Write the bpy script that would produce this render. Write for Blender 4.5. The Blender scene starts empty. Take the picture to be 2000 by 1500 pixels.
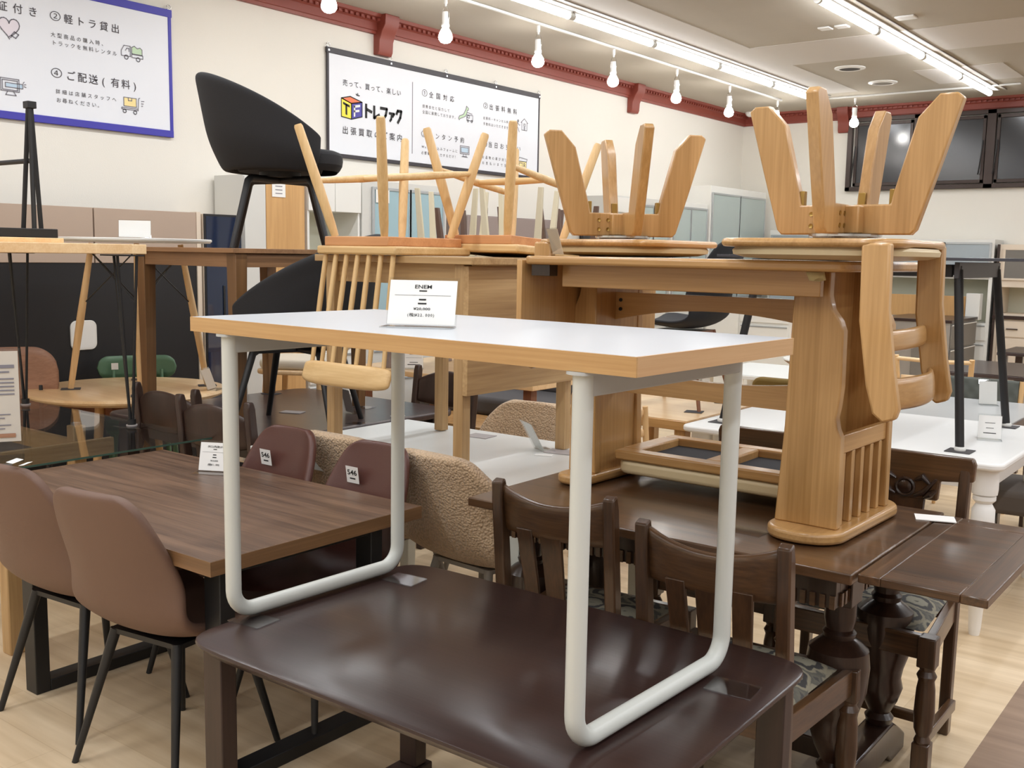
import bpy, bmesh, math, random
from mathutils import Matrix, Vector
random.seed(7)
PI = math.pi
SC = bpy.context.scene
COL = SC.collection

# ------------------------------------------------------------------ camera
H_EYE, YAW, PITCH, ROLL = 1.5, -0.6528, -0.1259, 0.0174
fw = Vector((math.sin(YAW)*math.cos(PITCH), math.cos(YAW)*math.cos(PITCH), math.sin(PITCH)))
rt = Vector((math.cos(YAW), -math.sin(YAW), 0.0))
up = rt.cross(fw)
rt, up = math.cos(ROLL)*rt + math.sin(ROLL)*up, -math.sin(ROLL)*rt + math.cos(ROLL)*up
cam = bpy.data.cameras.new('camera')
cam.sensor_width = 36.0
cam.lens = 36.0*2010.5/2000.0
cam.clip_start = 0.05
cam.clip_end = 100
cam_ob = bpy.data.objects.new('camera', cam)
COL.objects.link(cam_ob)
cam_ob.matrix_world = Matrix(((rt.x, up.x, -fw.x, 0), (rt.y, up.y, -fw.y, 0), (rt.z, up.z, -fw.z, H_EYE), (0, 0, 0, 1)))
SC.camera = cam_ob

# ------------------------------------------------------------------ light and exposure
world = bpy.data.worlds.new('world')
SC.world = world
world.use_nodes = True
world.node_tree.nodes['Background'].inputs[0].default_value = (0.9, 0.95, 1.0, 1)
world.node_tree.nodes['Background'].inputs[1].default_value = 0.05
SC.view_settings.view_transform = 'Standard'
SC.view_settings.look = 'None'
SC.view_settings.exposure = 0.0
SC.view_settings.gamma = 1.0
SC.view_settings.use_curve_mapping = False
SC.cycles.use_denoising = True
SC.cycles.max_bounces = 10
SC.cycles.diffuse_bounces = 5
SC.cycles.glossy_bounces = 4
SC.cycles.transparent_max_bounces = 12
SC.cycles.caustics_reflective = False
SC.cycles.caustics_refractive = False
SC.cycles.sample_clamp_indirect = 6.0
TUBE_POWER = 25.0      # emission of the ceiling tubes
BULB_POWER = 60.0      # emission of the spot bulbs

# ------------------------------------------------------------------ materials
def lin(c):
    r = []
    for v in c:
        v = v/255.0
        r.append(v/12.92 if v <= 0.04045 else ((v+0.055)/1.055)**2.4)
    return (r[0], r[1], r[2], 1.0)

def newmat(name):
    m = bpy.data.materials.new(name)
    m.use_nodes = True
    return m, m.node_tree.nodes, m.node_tree.links, m.node_tree.nodes['Principled BSDF']

def paint(name, c, rough=0.5, metal=0.0, spec=0.5, coat=0.0, vary=0.03, bump=0.0, bscale=200):
    m, n, l, b = newmat(name)
    b.inputs['Roughness'].default_value = rough
    b.inputs['Metallic'].default_value = metal
    b.inputs['Specular IOR Level'].default_value = spec
    b.inputs['Coat Weight'].default_value = coat
    tc = n.new('ShaderNodeTexCoord')
    nz = n.new('ShaderNodeTexNoise')
    nz.inputs['Scale'].default_value = 3.0
    nz.inputs['Detail'].default_value = 4
    l.new(tc.outputs['Object'], nz.inputs['Vector'])
    mx = n.new('ShaderNodeMix'); mx.data_type = 'RGBA'
    lc = lin(c)
    mx.inputs[6].default_value = tuple(max(0, v*(1-vary)) for v in lc[:3]) + (1,)
    mx.inputs[7].default_value = tuple(min(1, v*(1+vary)) for v in lc[:3]) + (1,)
    l.new(nz.outputs[0], mx.inputs[0])
    l.new(mx.outputs[2], b.inputs['Base Color'])
    if bump:
        nb = n.new('ShaderNodeTexNoise'); nb.inputs['Scale'].default_value = bscale; nb.inputs['Detail'].default_value = 3
        l.new(tc.outputs['Object'], nb.inputs['Vector'])
        bp = n.new('ShaderNodeBump'); bp.inputs['Strength'].default_value = bump; bp.inputs['Distance'].default_value = 0.004
        l.new(nb.outputs[0], bp.inputs['Height']); l.new(bp.outputs[0], b.inputs['Normal'])
    return m

def wood(name, dark, light, axis='X', rough=0.4, fine=70.0, coat=0.0, staves=0.0, contrast=1.0, spec=0.5):
    """grain stretched along the local axis; staves > 0 adds boards of that width with their own tone"""
    m, n, l, b = newmat(name)
    tc = n.new('ShaderNodeTexCoord')
    mp = n.new('ShaderNodeMapping')
    l.new(tc.outputs['Object'], mp.inputs['Vector'])
    s = {'X': (0.9, 11, 11), 'Y': (11, 0.9, 11), 'Z': (11, 11, 0.9)}[axis]
    mp.inputs['Scale'].default_value = s
    nz = n.new('ShaderNodeTexNoise')
    nz.inputs['Scale'].default_value = 1.0; nz.inputs['Detail'].default_value = 7; nz.inputs['Distortion'].default_value = 1.2
    l.new(mp.outputs[0], nz.inputs['Vector'])
    mp2 = n.new('ShaderNodeMapping')
    l.new(tc.outputs['Object'], mp2.inputs['Vector'])
    k = fine
    mp2.inputs['Scale'].default_value = {'X': (2.2, k, k), 'Y': (k, 2.2, k), 'Z': (k, k, 2.2)}[axis]
    nf = n.new('ShaderNodeTexNoise')
    nf.inputs['Scale'].default_value = 1.6; nf.inputs['Detail'].default_value = 3
    l.new(mp2.outputs[0], nf.inputs['Vector'])
    ma = n.new('ShaderNodeMath'); ma.operation = 'MULTIPLY_ADD'
    ma.inputs[1].default_value = 0.45
    l.new(nf.outputs[0], ma.inputs[0])
    sc = n.new('ShaderNodeMath'); sc.operation = 'MULTIPLY'; sc.inputs[1].default_value = 0.72
    l.new(nz.outputs[0], sc.inputs[0]); l.new(sc.outputs[0], ma.inputs[2])
    last = ma
    if staves:
        sx = n.new('ShaderNodeSeparateXYZ'); l.new(tc.outputs['Object'], sx.inputs[0])
        d = n.new('ShaderNodeMath'); d.operation = 'MULTIPLY'; d.inputs[1].default_value = 1.0/staves
        l.new(sx.outputs['Y' if axis == 'X' else 'X'], d.inputs[0])
        fl = n.new('ShaderNodeMath'); fl.operation = 'FLOOR'; l.new(d.outputs[0], fl.inputs[0])
        wn = n.new('ShaderNodeTexWhiteNoise'); wn.noise_dimensions = '1D'
        l.new(fl.outputs[0], wn.inputs['W'])
        ad = n.new('ShaderNodeMath'); ad.operation = 'MULTIPLY_ADD'; ad.inputs[1].default_value = 0.22
        l.new(wn.outputs[0], ad.inputs[0]); l.new(ma.outputs[0], ad.inputs[2])
        last = ad
    cr = n.new('ShaderNodeValToRGB')
    h = 0.24/contrast
    cr.color_ramp.elements[0].position = 0.57-h + (0.1 if staves else 0)
    cr.color_ramp.elements[1].position = 0.57+h + (0.1 if staves else 0)
    cr.color_ramp.elements[0].color = lin(dark); cr.color_ramp.elements[1].color = lin(light)
    l.new(last.outputs[0], cr.inputs[0])
    l.new(cr.outputs[0], b.inputs['Base Color'])
    b.inputs['Roughness'].default_value = rough
    b.inputs['Coat Weight'].default_value = coat
    b.inputs['Coat Roughness'].default_value = 0.15
    b.inputs['Specular IOR Level'].default_value = spec
    bp = n.new('ShaderNodeBump'); bp.inputs['Strength'].default_value = 0.08; bp.inputs['Distance'].default_value = 0.002
    l.new(nf.outputs[0], bp.inputs['Height']); l.new(bp.outputs[0], b.inputs['Normal'])
    return m

def planks(name, dark, light, pw=0.15, pl=0.95, rough=0.35):
    """floor boards laid along X"""
    m, n, l, b = newmat(name)
    tc = n.new('ShaderNodeTexCoord')
    br = n.new('ShaderNodeTexBrick')
    br.inputs['Scale'].default_value = 1.0
    br.inputs['Brick Width'].default_value = pl; br.inputs['Row Height'].default_value = pw
    br.inputs['Mortar Size'].default_value = 0.0012; br.inputs['Bias'].default_value = 0.0
    br.inputs['Color1'].default_value = (0.3, 0.3, 0.3, 1); br.inputs['Color2'].default_value = (0.75, 0.75, 0.75, 1)
    br.inputs['Mortar'].default_value = (0.12, 0.12, 0.12, 1)
    l.new(tc.outputs['Object'], br.inputs['Vector'])
    mp = n.new('ShaderNodeMapping'); mp.inputs['Scale'].default_value = (1.2, 14, 1)
    l.new(tc.outputs['Object'], mp.inputs['Vector'])
    nz = n.new('ShaderNodeTexNoise'); nz.inputs['Scale'].default_value = 1.3; nz.inputs['Detail'].default_value = 7
    l.new(mp.outputs[0], nz.inputs['Vector'])
    mx = n.new('ShaderNodeMath'); mx.operation = 'MULTIPLY_ADD'; mx.inputs[1].default_value = 0.45
    l.new(br.outputs['Color'], mx.inputs[0]); l.new(nz.outputs[0], mx.inputs[2])
    cr = n.new('ShaderNodeValToRGB')
    cr.color_ramp.elements[0].position = 0.45; cr.color_ramp.elements[1].position = 1.0
    cr.color_ramp.elements[0].color = lin(dark); cr.color_ramp.elements[1].color = lin(light)
    l.new(mx.outputs[0], cr.inputs[0]); l.new(cr.outputs[0], b.inputs['Base Color'])
    b.inputs['Roughness'].default_value = rough
    return m

def clear(name, tint, gloss=0.06, rough=0.02):
    """clear acrylic or glass: see-through with a mirror sheen"""
    m, n, l, b = newmat(name)
    n.remove(b)
    out = n['Material Output']
    tr = n.new('ShaderNodeBsdfTransparent'); tr.inputs[0].default_value = tint
    gl = n.new('ShaderNodeBsdfGlossy'); gl.inputs['Roughness'].default_value = rough
    fr = n.new('ShaderNodeLayerWeight'); fr.inputs['Blend'].default_value = 0.5
    pw = n.new('ShaderNodeMath'); pw.operation = 'POWER'; pw.inputs[1].default_value = 4.0
    l.new(fr.outputs['Facing'], pw.inputs[0])
    ad = n.new('ShaderNodeMath'); ad.operation = 'MULTIPLY_ADD'; ad.inputs[1].default_value = 0.75; ad.inputs[2].default_value = gloss; ad.use_clamp = True
    l.new(pw.outputs[0], ad.inputs[0])
    mx = n.new('ShaderNodeMixShader')
    l.new(ad.outputs[0], mx.inputs[0]); l.new(tr.outputs[0], mx.inputs[1]); l.new(gl.outputs[0], mx.inputs[2])
    l.new(mx.outputs[0], out.inputs['Surface'])
    return m

def glow(name, c, power):
    m, n, l, b = newmat(name)
    b.inputs['Base Color'].default_value = (1, 1, 1, 1)
    b.inputs['Emission Color'].default_value = c
    b.inputs['Emission Strength'].default_value = power
    return m

def damask(name):
    """blue-grey upholstery with beige flowers in rings"""
    m, n, l, b = newmat(name)
    tc = n.new('ShaderNodeTexCoord')
    mp = n.new('ShaderNodeMapping'); mp.inputs['Scale'].default_value = (8.6, 8.6, 0.01)
    l.new(tc.outputs['Object'], mp.inputs['Vector'])
    nz = n.new('ShaderNodeTexNoise'); nz.inputs['Scale'].default_value = 3.5; nz.inputs['Detail'].default_value = 2
    l.new(mp.outputs[0], nz.inputs['Vector'])
    mixv = n.new('ShaderNodeMix'); mixv.data_type = 'RGBA'; mixv.blend_type = 'LINEAR_LIGHT'; mixv.inputs[0].default_value = 0.16
    l.new(mp.outputs[0], mixv.inputs[6]); l.new(nz.outputs['Color'], mixv.inputs[7])
    vo = n.new('ShaderNodeTexVoronoi'); vo.voronoi_dimensions = '2D'; vo.inputs['Scale'].default_value = 1.0; vo.inputs['Randomness'].default_value = 0.0
    l.new(mixv.outputs[2], vo.inputs['Vector'])
    cr = n.new('ShaderNodeValToRGB'); e = cr.color_ramp.elements
    cols = [(0.0, (38, 38, 42)), (0.05, (150, 146, 130)), (0.27, (146, 142, 126)), (0.30, (64, 62, 62)), (0.41, (68, 67, 68)), (0.44, (150, 144, 124)), (0.50, (144, 138, 120)), (0.53, (92, 91, 86)), (0.62, (112, 109, 98)), (0.66, (80, 79, 77))]
    e[0].position = 0; e[0].color = lin(cols[0][1]); e[1].position = 0.06; e[1].color = lin(cols[1][1])
    for p, c in cols[2:]:
        x = e.new(p); x.color = lin(c)
    l.new(vo.outputs['Distance'], cr.inputs[0]); l.new(cr.outputs[0], b.inputs['Base Color'])
    b.inputs['Roughness'].default_value = 0.75
    return m

def boucle(name, c):
    m, n, l, b = newmat(name)
    tc = n.new('ShaderNodeTexCoord')
    vo = n.new('ShaderNodeTexVoronoi'); vo.inputs['Scale'].default_value = 120
    nz = n.new('ShaderNodeTexNoise'); nz.inputs['Scale'].default_value = 60; nz.inputs['Detail'].default_value = 3
    l.new(tc.outputs['Object'], vo.inputs['Vector']); l.new(tc.outputs['Object'], nz.inputs['Vector'])
    mx = n.new('ShaderNodeMix'); mx.data_type = 'RGBA'
    lc = lin(c)
    mx.inputs[6].default_value = tuple(min(1, v*1.12) for v in lc[:3])+(1,); mx.inputs[7].default_value = tuple(v*0.72 for v in lc[:3])+(1,)
    l.new(vo.outputs['Distance'], mx.inputs[0]); l.new(mx.outputs[2], b.inputs['Base Color'])
    ad = n.new('ShaderNodeMath'); ad.operation = 'SUBTRACT'
    l.new(nz.outputs[0], ad.inputs[0]); l.new(vo.outputs['Distance'], ad.inputs[1])
    bp = n.new('ShaderNodeBump'); bp.inputs['Strength'].default_value = 0.9; bp.inputs['Distance'].default_value = 0.006
    l.new(ad.outputs[0], bp.inputs['Height']); l.new(bp.outputs[0], b.inputs['Normal'])
    b.inputs['Roughness'].default_value = 0.95
    b.inputs['Sheen Weight'].default_value = 0.3
    return m

WHITE_TOP = paint('white_laminate', (183, 188, 194), 0.33, spec=0.6)
WHITE_TABLE = paint('white_table_laminate', (222, 224, 222), 0.35)
WHITE_METAL = paint('white_powder_coat', (206, 210, 206), 0.32)
RAIL_GREY = paint('pale_grey_steel', (188, 192, 192), 0.4)
WHITE = paint('white_lacquer', (232, 232, 228), 0.35)
WHITE_PAINT = paint('white_satin_paint', (238, 238, 236), 0.4)
CREAM = paint('cream_lacquer', (222, 208, 190), 0.4)
IVORY = paint('ivory_paint', (205, 200, 180), 0.5)
GREYWHITE = paint('grey_white_board', (212, 212, 208), 0.45)
SAGE = paint('niche_board', (206, 208, 192), 0.6)
FROST = paint('frosted_teal_glass', (160, 190, 200), 0.28)
FROST2 = paint('frosted_grey_glass', (172, 186, 184), 0.25)
FROST3 = paint('frosted_blue_grey_glass', (168, 180, 188), 0.25)
ALU = paint('brushed_aluminium', (190, 195, 198), 0.35, 0.6)
CHROME = paint('chrome', (210, 210, 210), 0.15, 1.0)
BRASS = paint('brass', (170, 140, 80), 0.35, 0.9)
BLACK = paint('black_metal', (26, 26, 28), 0.45)
BLACKB = paint('black_board', (24, 23, 26), 0.55)
BLACKFAB = paint('black_fabric', (31, 31, 34), 0.85, bump=0.3, bscale=400)
DARKFAB = paint('dark_webbing', (42, 42, 46), 0.9)
TAUPE = paint('taupe_panel', (178, 158, 142), 0.55)
TAUPE2 = paint('grey_taupe_panel', (146, 132, 128), 0.55)
BLUEGLASS = paint('dark_blue_gloss', (26, 42, 68), 0.05, spec=0.8, coat=0.5)
GREYDOOR = paint('grey_door', (118, 114, 108), 0.5)
GREYBODY = paint('grey_body', (150, 146, 140), 0.5)
GREEN = paint('green_lacquer', (84, 118, 92), 0.4)
LEATHER = paint('brown_suede_leather', (108, 82, 69), 0.55, bump=0.15, bscale=350, vary=0.06)
LEATHER2 = paint('dark_brown_leather', (86, 52, 45), 0.36, bump=0.12, bscale=350, vary=0.08)
BOUCLE = boucle('beige_boucle', (206, 178, 146))
BEIGE = paint('beige_leather', (206, 188, 150), 0.42, bump=0.08, bscale=300)
IVORYSEAT = paint('ivory_leather', (226, 220, 205), 0.45)
OLIVE = paint('mustard_velvet', (122, 98, 42), 0.8)
QUILT = paint('grey_green_quilt', (92, 96, 90), 0.7)
GREYSOFA = paint('dark_grey_fabric', (88, 86, 88), 0.9)
TAUPESEAT = paint('grey_brown_fabric', (88, 80, 74), 0.8)
CROWN = paint('red_brown_paint', (134, 62, 50), 0.45)
DAMASK = damask('blue_damask')
PAPER = paint('paper', (240, 240, 238), 0.7)
INK = paint('dark_ink', (72, 68, 74), 0.7)
INK2 = paint('black_ink', (30, 30, 32), 0.7)
ACRYLIC = clear('clear_acrylic', (0.96, 0.97, 0.97, 1), 0.05)
FILM = clear('clear_plastic_pad', (0.9, 0.9, 0.92, 1), 0.10, 0.08)
GLASS = clear('table_glass', (0.97, 0.98, 0.975, 1), 0.03)
GLASSEDGE = paint('glass_edge', (58, 84, 74), 0.2)
GREYPAD = paint('grey_felt_pad', (172, 166, 166), 0.7)
BLACKPAD = paint('black_felt_pad', (70, 68, 70), 0.8)

OAK_X = wood('pale_oak_along', (154, 120, 78), (200, 168, 122), 'X', 0.42)
OAK_Y = wood('pale_oak_across', (154, 120, 78), (200, 168, 122), 'Y', 0.42)
OAK_Z = wood('pale_oak_upright', (154, 120, 78), (202, 170, 124), 'Z', 0.42)
EDGE_X = wood('oak_edge_along', (172, 130, 80), (206, 168, 116), 'X', 0.45, 110)
EDGE_Y = wood('oak_edge_across', (184, 144, 102), (208, 172, 130), 'Y', 0.45, 110)
ASH_Z = wood('ash_upright', (196, 158, 104), (226, 194, 142), 'Z', 0.4, 90)
ASH_X = wood('ash_along', (196, 158, 104), (226, 194, 142), 'X', 0.4, 90)
PINE_X = wood('reddish_seat_wood', (188, 128, 80), (214, 158, 108), 'X', 0.5, 80)
HONEY_X = wood('honey_wood_along', (164, 123, 72), (202, 160, 106), 'X', 0.3, 90, coat=0.3, staves=0.1)
HONEY_Y = wood('honey_wood_across', (164, 123, 72), (202, 160, 106), 'Y', 0.3, 90, coat=0.3)
HONEY_Z = wood('honey_wood_upright', (160, 120, 68), (202, 160, 106), 'Z', 0.32, 90, coat=0.3, staves=0.075)
BIRCH_X = wood('light_birch', (222, 182, 132), (244, 214, 170), 'X', 0.35, 80, coat=0.2, staves=0.16)
BIRCH_Z = wood('light_birch_upright', (208, 164, 108), (234, 198, 148), 'Z', 0.4, 80)
WALNUT_X = wood('walnut_laminate', (66, 48, 38), (126, 98, 78), 'X', 0.36, 90, contrast=1.35)
WALNUT_E = wood('walnut_edge', (100, 72, 46), (136, 102, 70), 'X', 0.45, 120)
WALNUT_Y = wood('walnut_edge_across', (100, 72, 46), (136, 102, 70), 'Y', 0.45, 120)
MAHOG = wood('dark_mahogany', (43, 29, 27), (56, 38, 35), 'X', 0.28, 60, coat=0.15)
MAHOG_Z = wood('dark_mahogany_upright', (40, 28, 24), (62, 44, 38), 'Z', 0.4, 60)
OLDOAK_X = wood('old_dark_oak_along', (46, 31, 21), (108, 77, 50), 'X', 0.28, 90, coat=0.3)
OLDOAK_Y = wood('old_dark_oak_across', (46, 31, 21), (108, 77, 50), 'Y', 0.28, 90, coat=0.3)
OLDOAK_Z = wood('old_dark_oak_upright', (42, 28, 18), (88, 60, 38), 'Z', 0.32, 90, coat=0.3)
OLDOAK_D = wood('old_black_oak', (30, 19, 15), (58, 38, 28), 'Z', 0.28, 90, coat=0.3)
ESPRESSO = wood('espresso_wood', (52, 42, 42), (76, 62, 60), 'X', 0.3, 60, coat=0.2)
ESPRESSO_Z = wood('espresso_wood_upright', (44, 30, 25), (66, 46, 38), 'Z', 0.35, 60)
BROWN_X = wood('brown_wood_along', (118, 84, 54), (160, 120, 84), 'X', 0.4, 80)
BROWN_Y = wood('brown_wood_across', (118, 84, 54), (160, 120, 84), 'Y', 0.4, 80)
BROWN_Z = wood('brown_wood_upright', (96, 66, 38), (130, 94, 58), 'Z', 0.4, 80)
TEAK_X = wood('brown_veneer', (140, 100, 78), (176, 134, 108), 'X', 0.45, 80)
TEAK_Z = wood('red_brown_wood', (108, 66, 46), (140, 92, 66), 'Z', 0.4, 80)
SIDEWOOD = wood('orange_wood_board', (190, 146, 92), (214, 170, 114), 'Z', 0.5, 60)
GREYTOP = paint('grey_tabletop', (176, 178, 178), 0.3)
FLOOR = planks('light_oak_floor', (200, 174, 138), (234, 212, 180))
FLOOR2 = planks('walnut_floor', (122, 96, 76), (164, 136, 112), 0.15, 0.9)
WALL = paint('white_wall', (233, 230, 222), 0.8, bump=0.15, bscale=120, vary=0.01)
CEIL_DARK = paint('mineral_ceiling', (182, 174, 160), 0.9, bump=0.6, bscale=260, vary=0.04)
CEIL_LIGHT = paint('smooth_ceiling', (205, 200, 194), 0.8, vary=0.02)
TUBE = glow('tube_light', (0.94, 0.97, 1.0, 1), TUBE_POWER)
BULB = glow('bulb_light', (1.0, 0.97, 0.93, 1), BULB_POWER)
WINFRAME = paint('dark_bronze_frame', (62, 50, 46), 0.4, 0.3)
PANE = paint('night_glass', (30, 31, 36), 0.18, spec=0.7)

# ------------------------------------------------------------------ mesh helpers
class G:
    """collects shapes; build() links them as ONE mesh object"""
    def __init__(s):
        s.v = []; s.f = []
    def add(s, vs, fs, M=None):
        o = len(s.v)
        for p in vs:
            p = Vector(p)
            s.v.append(M @ p if M is not None else p)
        s.f += [tuple(i+o for i in f) for f in fs]
        return s
    def bx(s, x0, x1, y0, y1, z0, z1, M=None):
        return s.add([(x0, y0, z0), (x1, y0, z0), (x1, y1, z0), (x0, y1, z0), (x0, y0, z1), (x1, y0, z1), (x1, y1, z1), (x0, y1, z1)],
                     [(3, 2, 1, 0), (4, 5, 6, 7), (0, 1, 5, 4), (1, 2, 6, 5), (2, 3, 7, 6), (3, 0, 4, 7)], M)
    def hexa(s, bot, top):
        """box from four bottom and four top points"""
        return s.add(list(bot)+list(top), [(3, 2, 1, 0), (4, 5, 6, 7), (0, 1, 5, 4), (1, 2, 6, 5), (2, 3, 7, 6), (3, 0, 4, 7)])
    def prism(s, poly, a, b, plane='xy', M=None):
        """polygon extruded from a to b across the named plane"""
        def P(u, w, d):
            return {'xy': (u, w, d), 'xz': (u, d, w), 'yz': (d, u, w)}[plane]
        k = len(poly)
        vs = [P(u, w, a) for u, w in poly]+[P(u, w, b) for u, w in poly]
        fs = [tuple(reversed(range(k))), tuple(range(k, 2*k))]+[(i, (i+1) % k, (i+1) % k+k, i+k) for i in range(k)]
        return s.add(vs, fs, M)
    def tube(s, pts, r, n=10, aspect=1.0, M=None, caps=True):
        """round tube along points; r a number or one per point"""
        pts = [Vector(p) for p in pts]
        k = len(pts)
        rs = r if isinstance(r, (list, tuple)) else [r]*k
        vs = []; fs = []
        t0 = (pts[1]-pts[0]).normalized()
        ref = Vector((0, 0, 1)) if abs(t0.z) < 0.9 else Vector((1, 0, 0))
        nrm = t0.cross(ref).normalized()
        for i in range(k):
            if i == 0: t = (pts[1]-pts[0])
            elif i == k-1: t = (pts[-1]-pts[-2])
            else: t = (pts[i+1]-pts[i]).normalized()+(pts[i]-pts[i-1]).normalized()
            t.normalize()
            nrm = (nrm-t*nrm.dot(t)).normalized()
            bn = t.cross(nrm)
            for j in range(n):
                a = 2*PI*j/n
                vs.append(pts[i]+nrm*(math.cos(a)*rs[i])+bn*(math.sin(a)*rs[i]*aspect))
        for i in range(k-1):
            for j in range(n):
                fs.append((i*n+j, i*n+(j+1) % n, (i+1)*n+(j+1) % n, (i+1)*n+j))
        if caps:
            fs.append(tuple(reversed(range(n)))); fs.append(tuple(range((k-1)*n, k*n)))
        return s.add(vs, fs, M)
    def lathe(s, prof, c=(0, 0, 0), n=20, M=None):
        """(radius, height) pairs turned round the z axis at c"""
        vs = []; fs = []
        for r, z in prof:
            for j in range(n):
                a = 2*PI*j/n
                vs.append((c[0]+r*math.cos(a), c[1]+r*math.sin(a), c[2]+z))
        k = len(prof)
        for i in range(k-1):
            for j in range(n):
                fs.append((i*n+j, i*n+(j+1) % n, (i+1)*n+(j+1) % n, (i+1)*n+j))
        fs.append(tuple(reversed(range(n)))); fs.append(tuple(range((k-1)*n, k*n)))
        return s.add(vs, fs, M)
    def grid(s, fn, nu, nv, closed_u=False, M=None):
        vs = [fn(i/(nu-1 if not closed_u else nu), j/(nv-1)) for j in range(nv) for i in range(nu)]
        fs = []
        for j in range(nv-1):
            for i in range(nu if closed_u else nu-1):
                fs.append((j*nu+i, j*nu+(i+1) % nu, (j+1)*nu+(i+1) % nu, (j+1)*nu+i))
        return s.add(vs, fs, M)
    def build(s, name, mat, parent=None, bevel=0.0, smooth=True, angle=40, solid=0.0, subsurf=0, label=None, seg=2):
        me = bpy.data.meshes.new(name)
        me.from_pydata([tuple(v) for v in s.v], [], s.f)
        bm = bmesh.new(); bm.from_mesh(me)
        bmesh.ops.recalc_face_normals(bm, faces=bm.faces)
        bm.to_mesh(me); bm.free()
        me.materials.append(mat)
        if smooth:
            me.shade_smooth()
            me.set_sharp_from_angle(angle=math.radians(angle))
        o = bpy.data.objects.new(name, me)
        COL.objects.link(o)
        if parent is not None: o.parent = parent
        if solid:
            md = o.modifiers.new('thickness', 'SOLIDIFY'); md.thickness = solid; md.offset = 0.0
        if subsurf:
            md = o.modifiers.new('smooth', 'SUBSURF'); md.levels = subsurf; md.render_levels = subsurf
        if bevel:
            md = o.modifiers.new('round', 'BEVEL'); md.width = bevel; md.segments = seg; md.limit_method = 'ANGLE'; md.angle_limit = math.radians(50)
        if label: o['label'] = label
        return o

def tag(o, label, cat, group=None):
    o['label'] = label; o['category'] = cat
    if group: o['group'] = group
    return o

def thing(name, label, cat, loc=(0, 0, 0), rz=0.0, group=None, rx=0.0, ry=0.0):
    o = bpy.data.objects.new(name, None)
    o.empty_display_size = 0.1
    COL.objects.link(o)
    o.location = loc; o.rotation_euler = (rx, ry, rz)
    return tag(o, label, cat, group)

def struct(o, label=None):
    o['kind'] = 'structure'
    if label: o['label'] = label
    return o

def dup(root, label, loc, rz=None, rx=None, ry=None, group=None):
    """a copy of a thing with copies of its parts and sub-parts"""
    r = root.copy(); COL.objects.link(r)
    r.location = loc
    e = root.rotation_euler
    r.rotation_euler = (e.x if rx is None else rx, e.y if ry is None else ry, e.z if rz is None else rz)
    r['label'] = label
    if group: r['group'] = group
    for ch in list(root.children):
        c = ch.copy(); COL.objects.link(c); c.parent = r
        for g in list(ch.children):
            d = g.copy(); COL.objects.link(d); d.parent = c
    return r

def arc(cx, cy, r, a0, a1, n=8):
    return [(cx+r*math.cos(math.radians(a0+(a1-a0)*i/n)), cy+r*math.sin(math.radians(a0+(a1-a0)*i/n))) for i in range(n+1)]

def rrect(x0, x1, y0, y1, r, n=6):
    return arc(x1-r, y1-r, r, 0, 90, n)+arc(x0+r, y1-r, r, 90, 180, n)+arc(x0+r, y0+r, r, 180, 270, n)+arc(x1-r, y0+r, r, 270, 360, n)

_glyphs = {}
def glyph(body, bold=0.0):
    """outline of a line of writing as flat faces: verts, faces, width, low, high"""
    key = (body, bold)
    if key not in _glyphs:
        cu = bpy.data.curves.new('writing', 'FONT'); cu.body = body; cu.offset = bold; cu.resolution_u = 2
        ob = bpy.data.objects.new('writing', cu); COL.objects.link(ob)
        me = bpy.data.meshes.new_from_object(ob.evaluated_get(bpy.context.evaluated_depsgraph_get()))
        vs = [v.co.copy() for v in me.vertices]; fs = [tuple(p.vertices) for p in me.polygons]
        bpy.data.objects.remove(ob); bpy.data.curves.remove(cu); bpy.data.meshes.remove(me)
        xs = [v.x for v in vs]; ys = [v.y for v in vs]
        _glyphs[key] = (vs, fs, min(xs), max(xs), min(ys), max(ys))
    return _glyphs[key]

def write(g, body, M, x0, x1, y0, y1, bold=0.0):
    """fits a line of writing into x0..x1, y0..y1 of the plane M"""
    if len(body) > 1 and any(ord(ch) > 0x2000 for ch in body):
        # spaced lettering: every sign in a square cell, cells evenly spread
        em = (y1-y0)/0.88
        step = (x1-x0-em*0.92)/(len(body)-1)
        for i, ch in enumerate(body):
            if ch.isspace(): continue
            vs, fs, a, b, c, d = glyph(ch, bold)
            off = 0.0 if ord(ch) > 0x2000 else 0.2
            g.add([(x0+i*step+(v.x-0.04+off)*em, y0+(v.y+0.08)*em*0.98, 0.0) for v in vs], fs, M)
        return
    vs, fs, a, b, c, d = glyph(body, bold)
    g.add([(x0+(v.x-a)/(b-a)*(x1-x0), y0+(v.y-c)/(d-c)*(y1-y0), 0.0) for v in vs], fs, M)

def stroke(g, pts, w, M, closed=False):
    """a flat line of width w in the plane M"""
    pts = [Vector((p[0], p[1], 0)) for p in pts]
    if closed: pts = pts+[pts[0]]
    for a, b in zip(pts, pts[1:]):
        d = b-a
        if d.length < 1e-6: continue
        d.normalize(); q = Vector((-d.y, d.x, 0))*w/2; e = d*w*0.3
        g.add([a-q-e, b-q+e, b+q+e, a+q-e], [(0, 1, 2, 3)], M)

def ring(g, cx, cy, r, w, M, n=20):
    stroke(g, [(cx+r*math.cos(2*PI*i/n), cy+r*math.sin(2*PI*i/n)) for i in range(n)], w, M, True)

def flat(g, pts, M):
    g.add([(p[0], p[1], 0) for p in pts], [tuple(range(len(pts)))], M)

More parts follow.
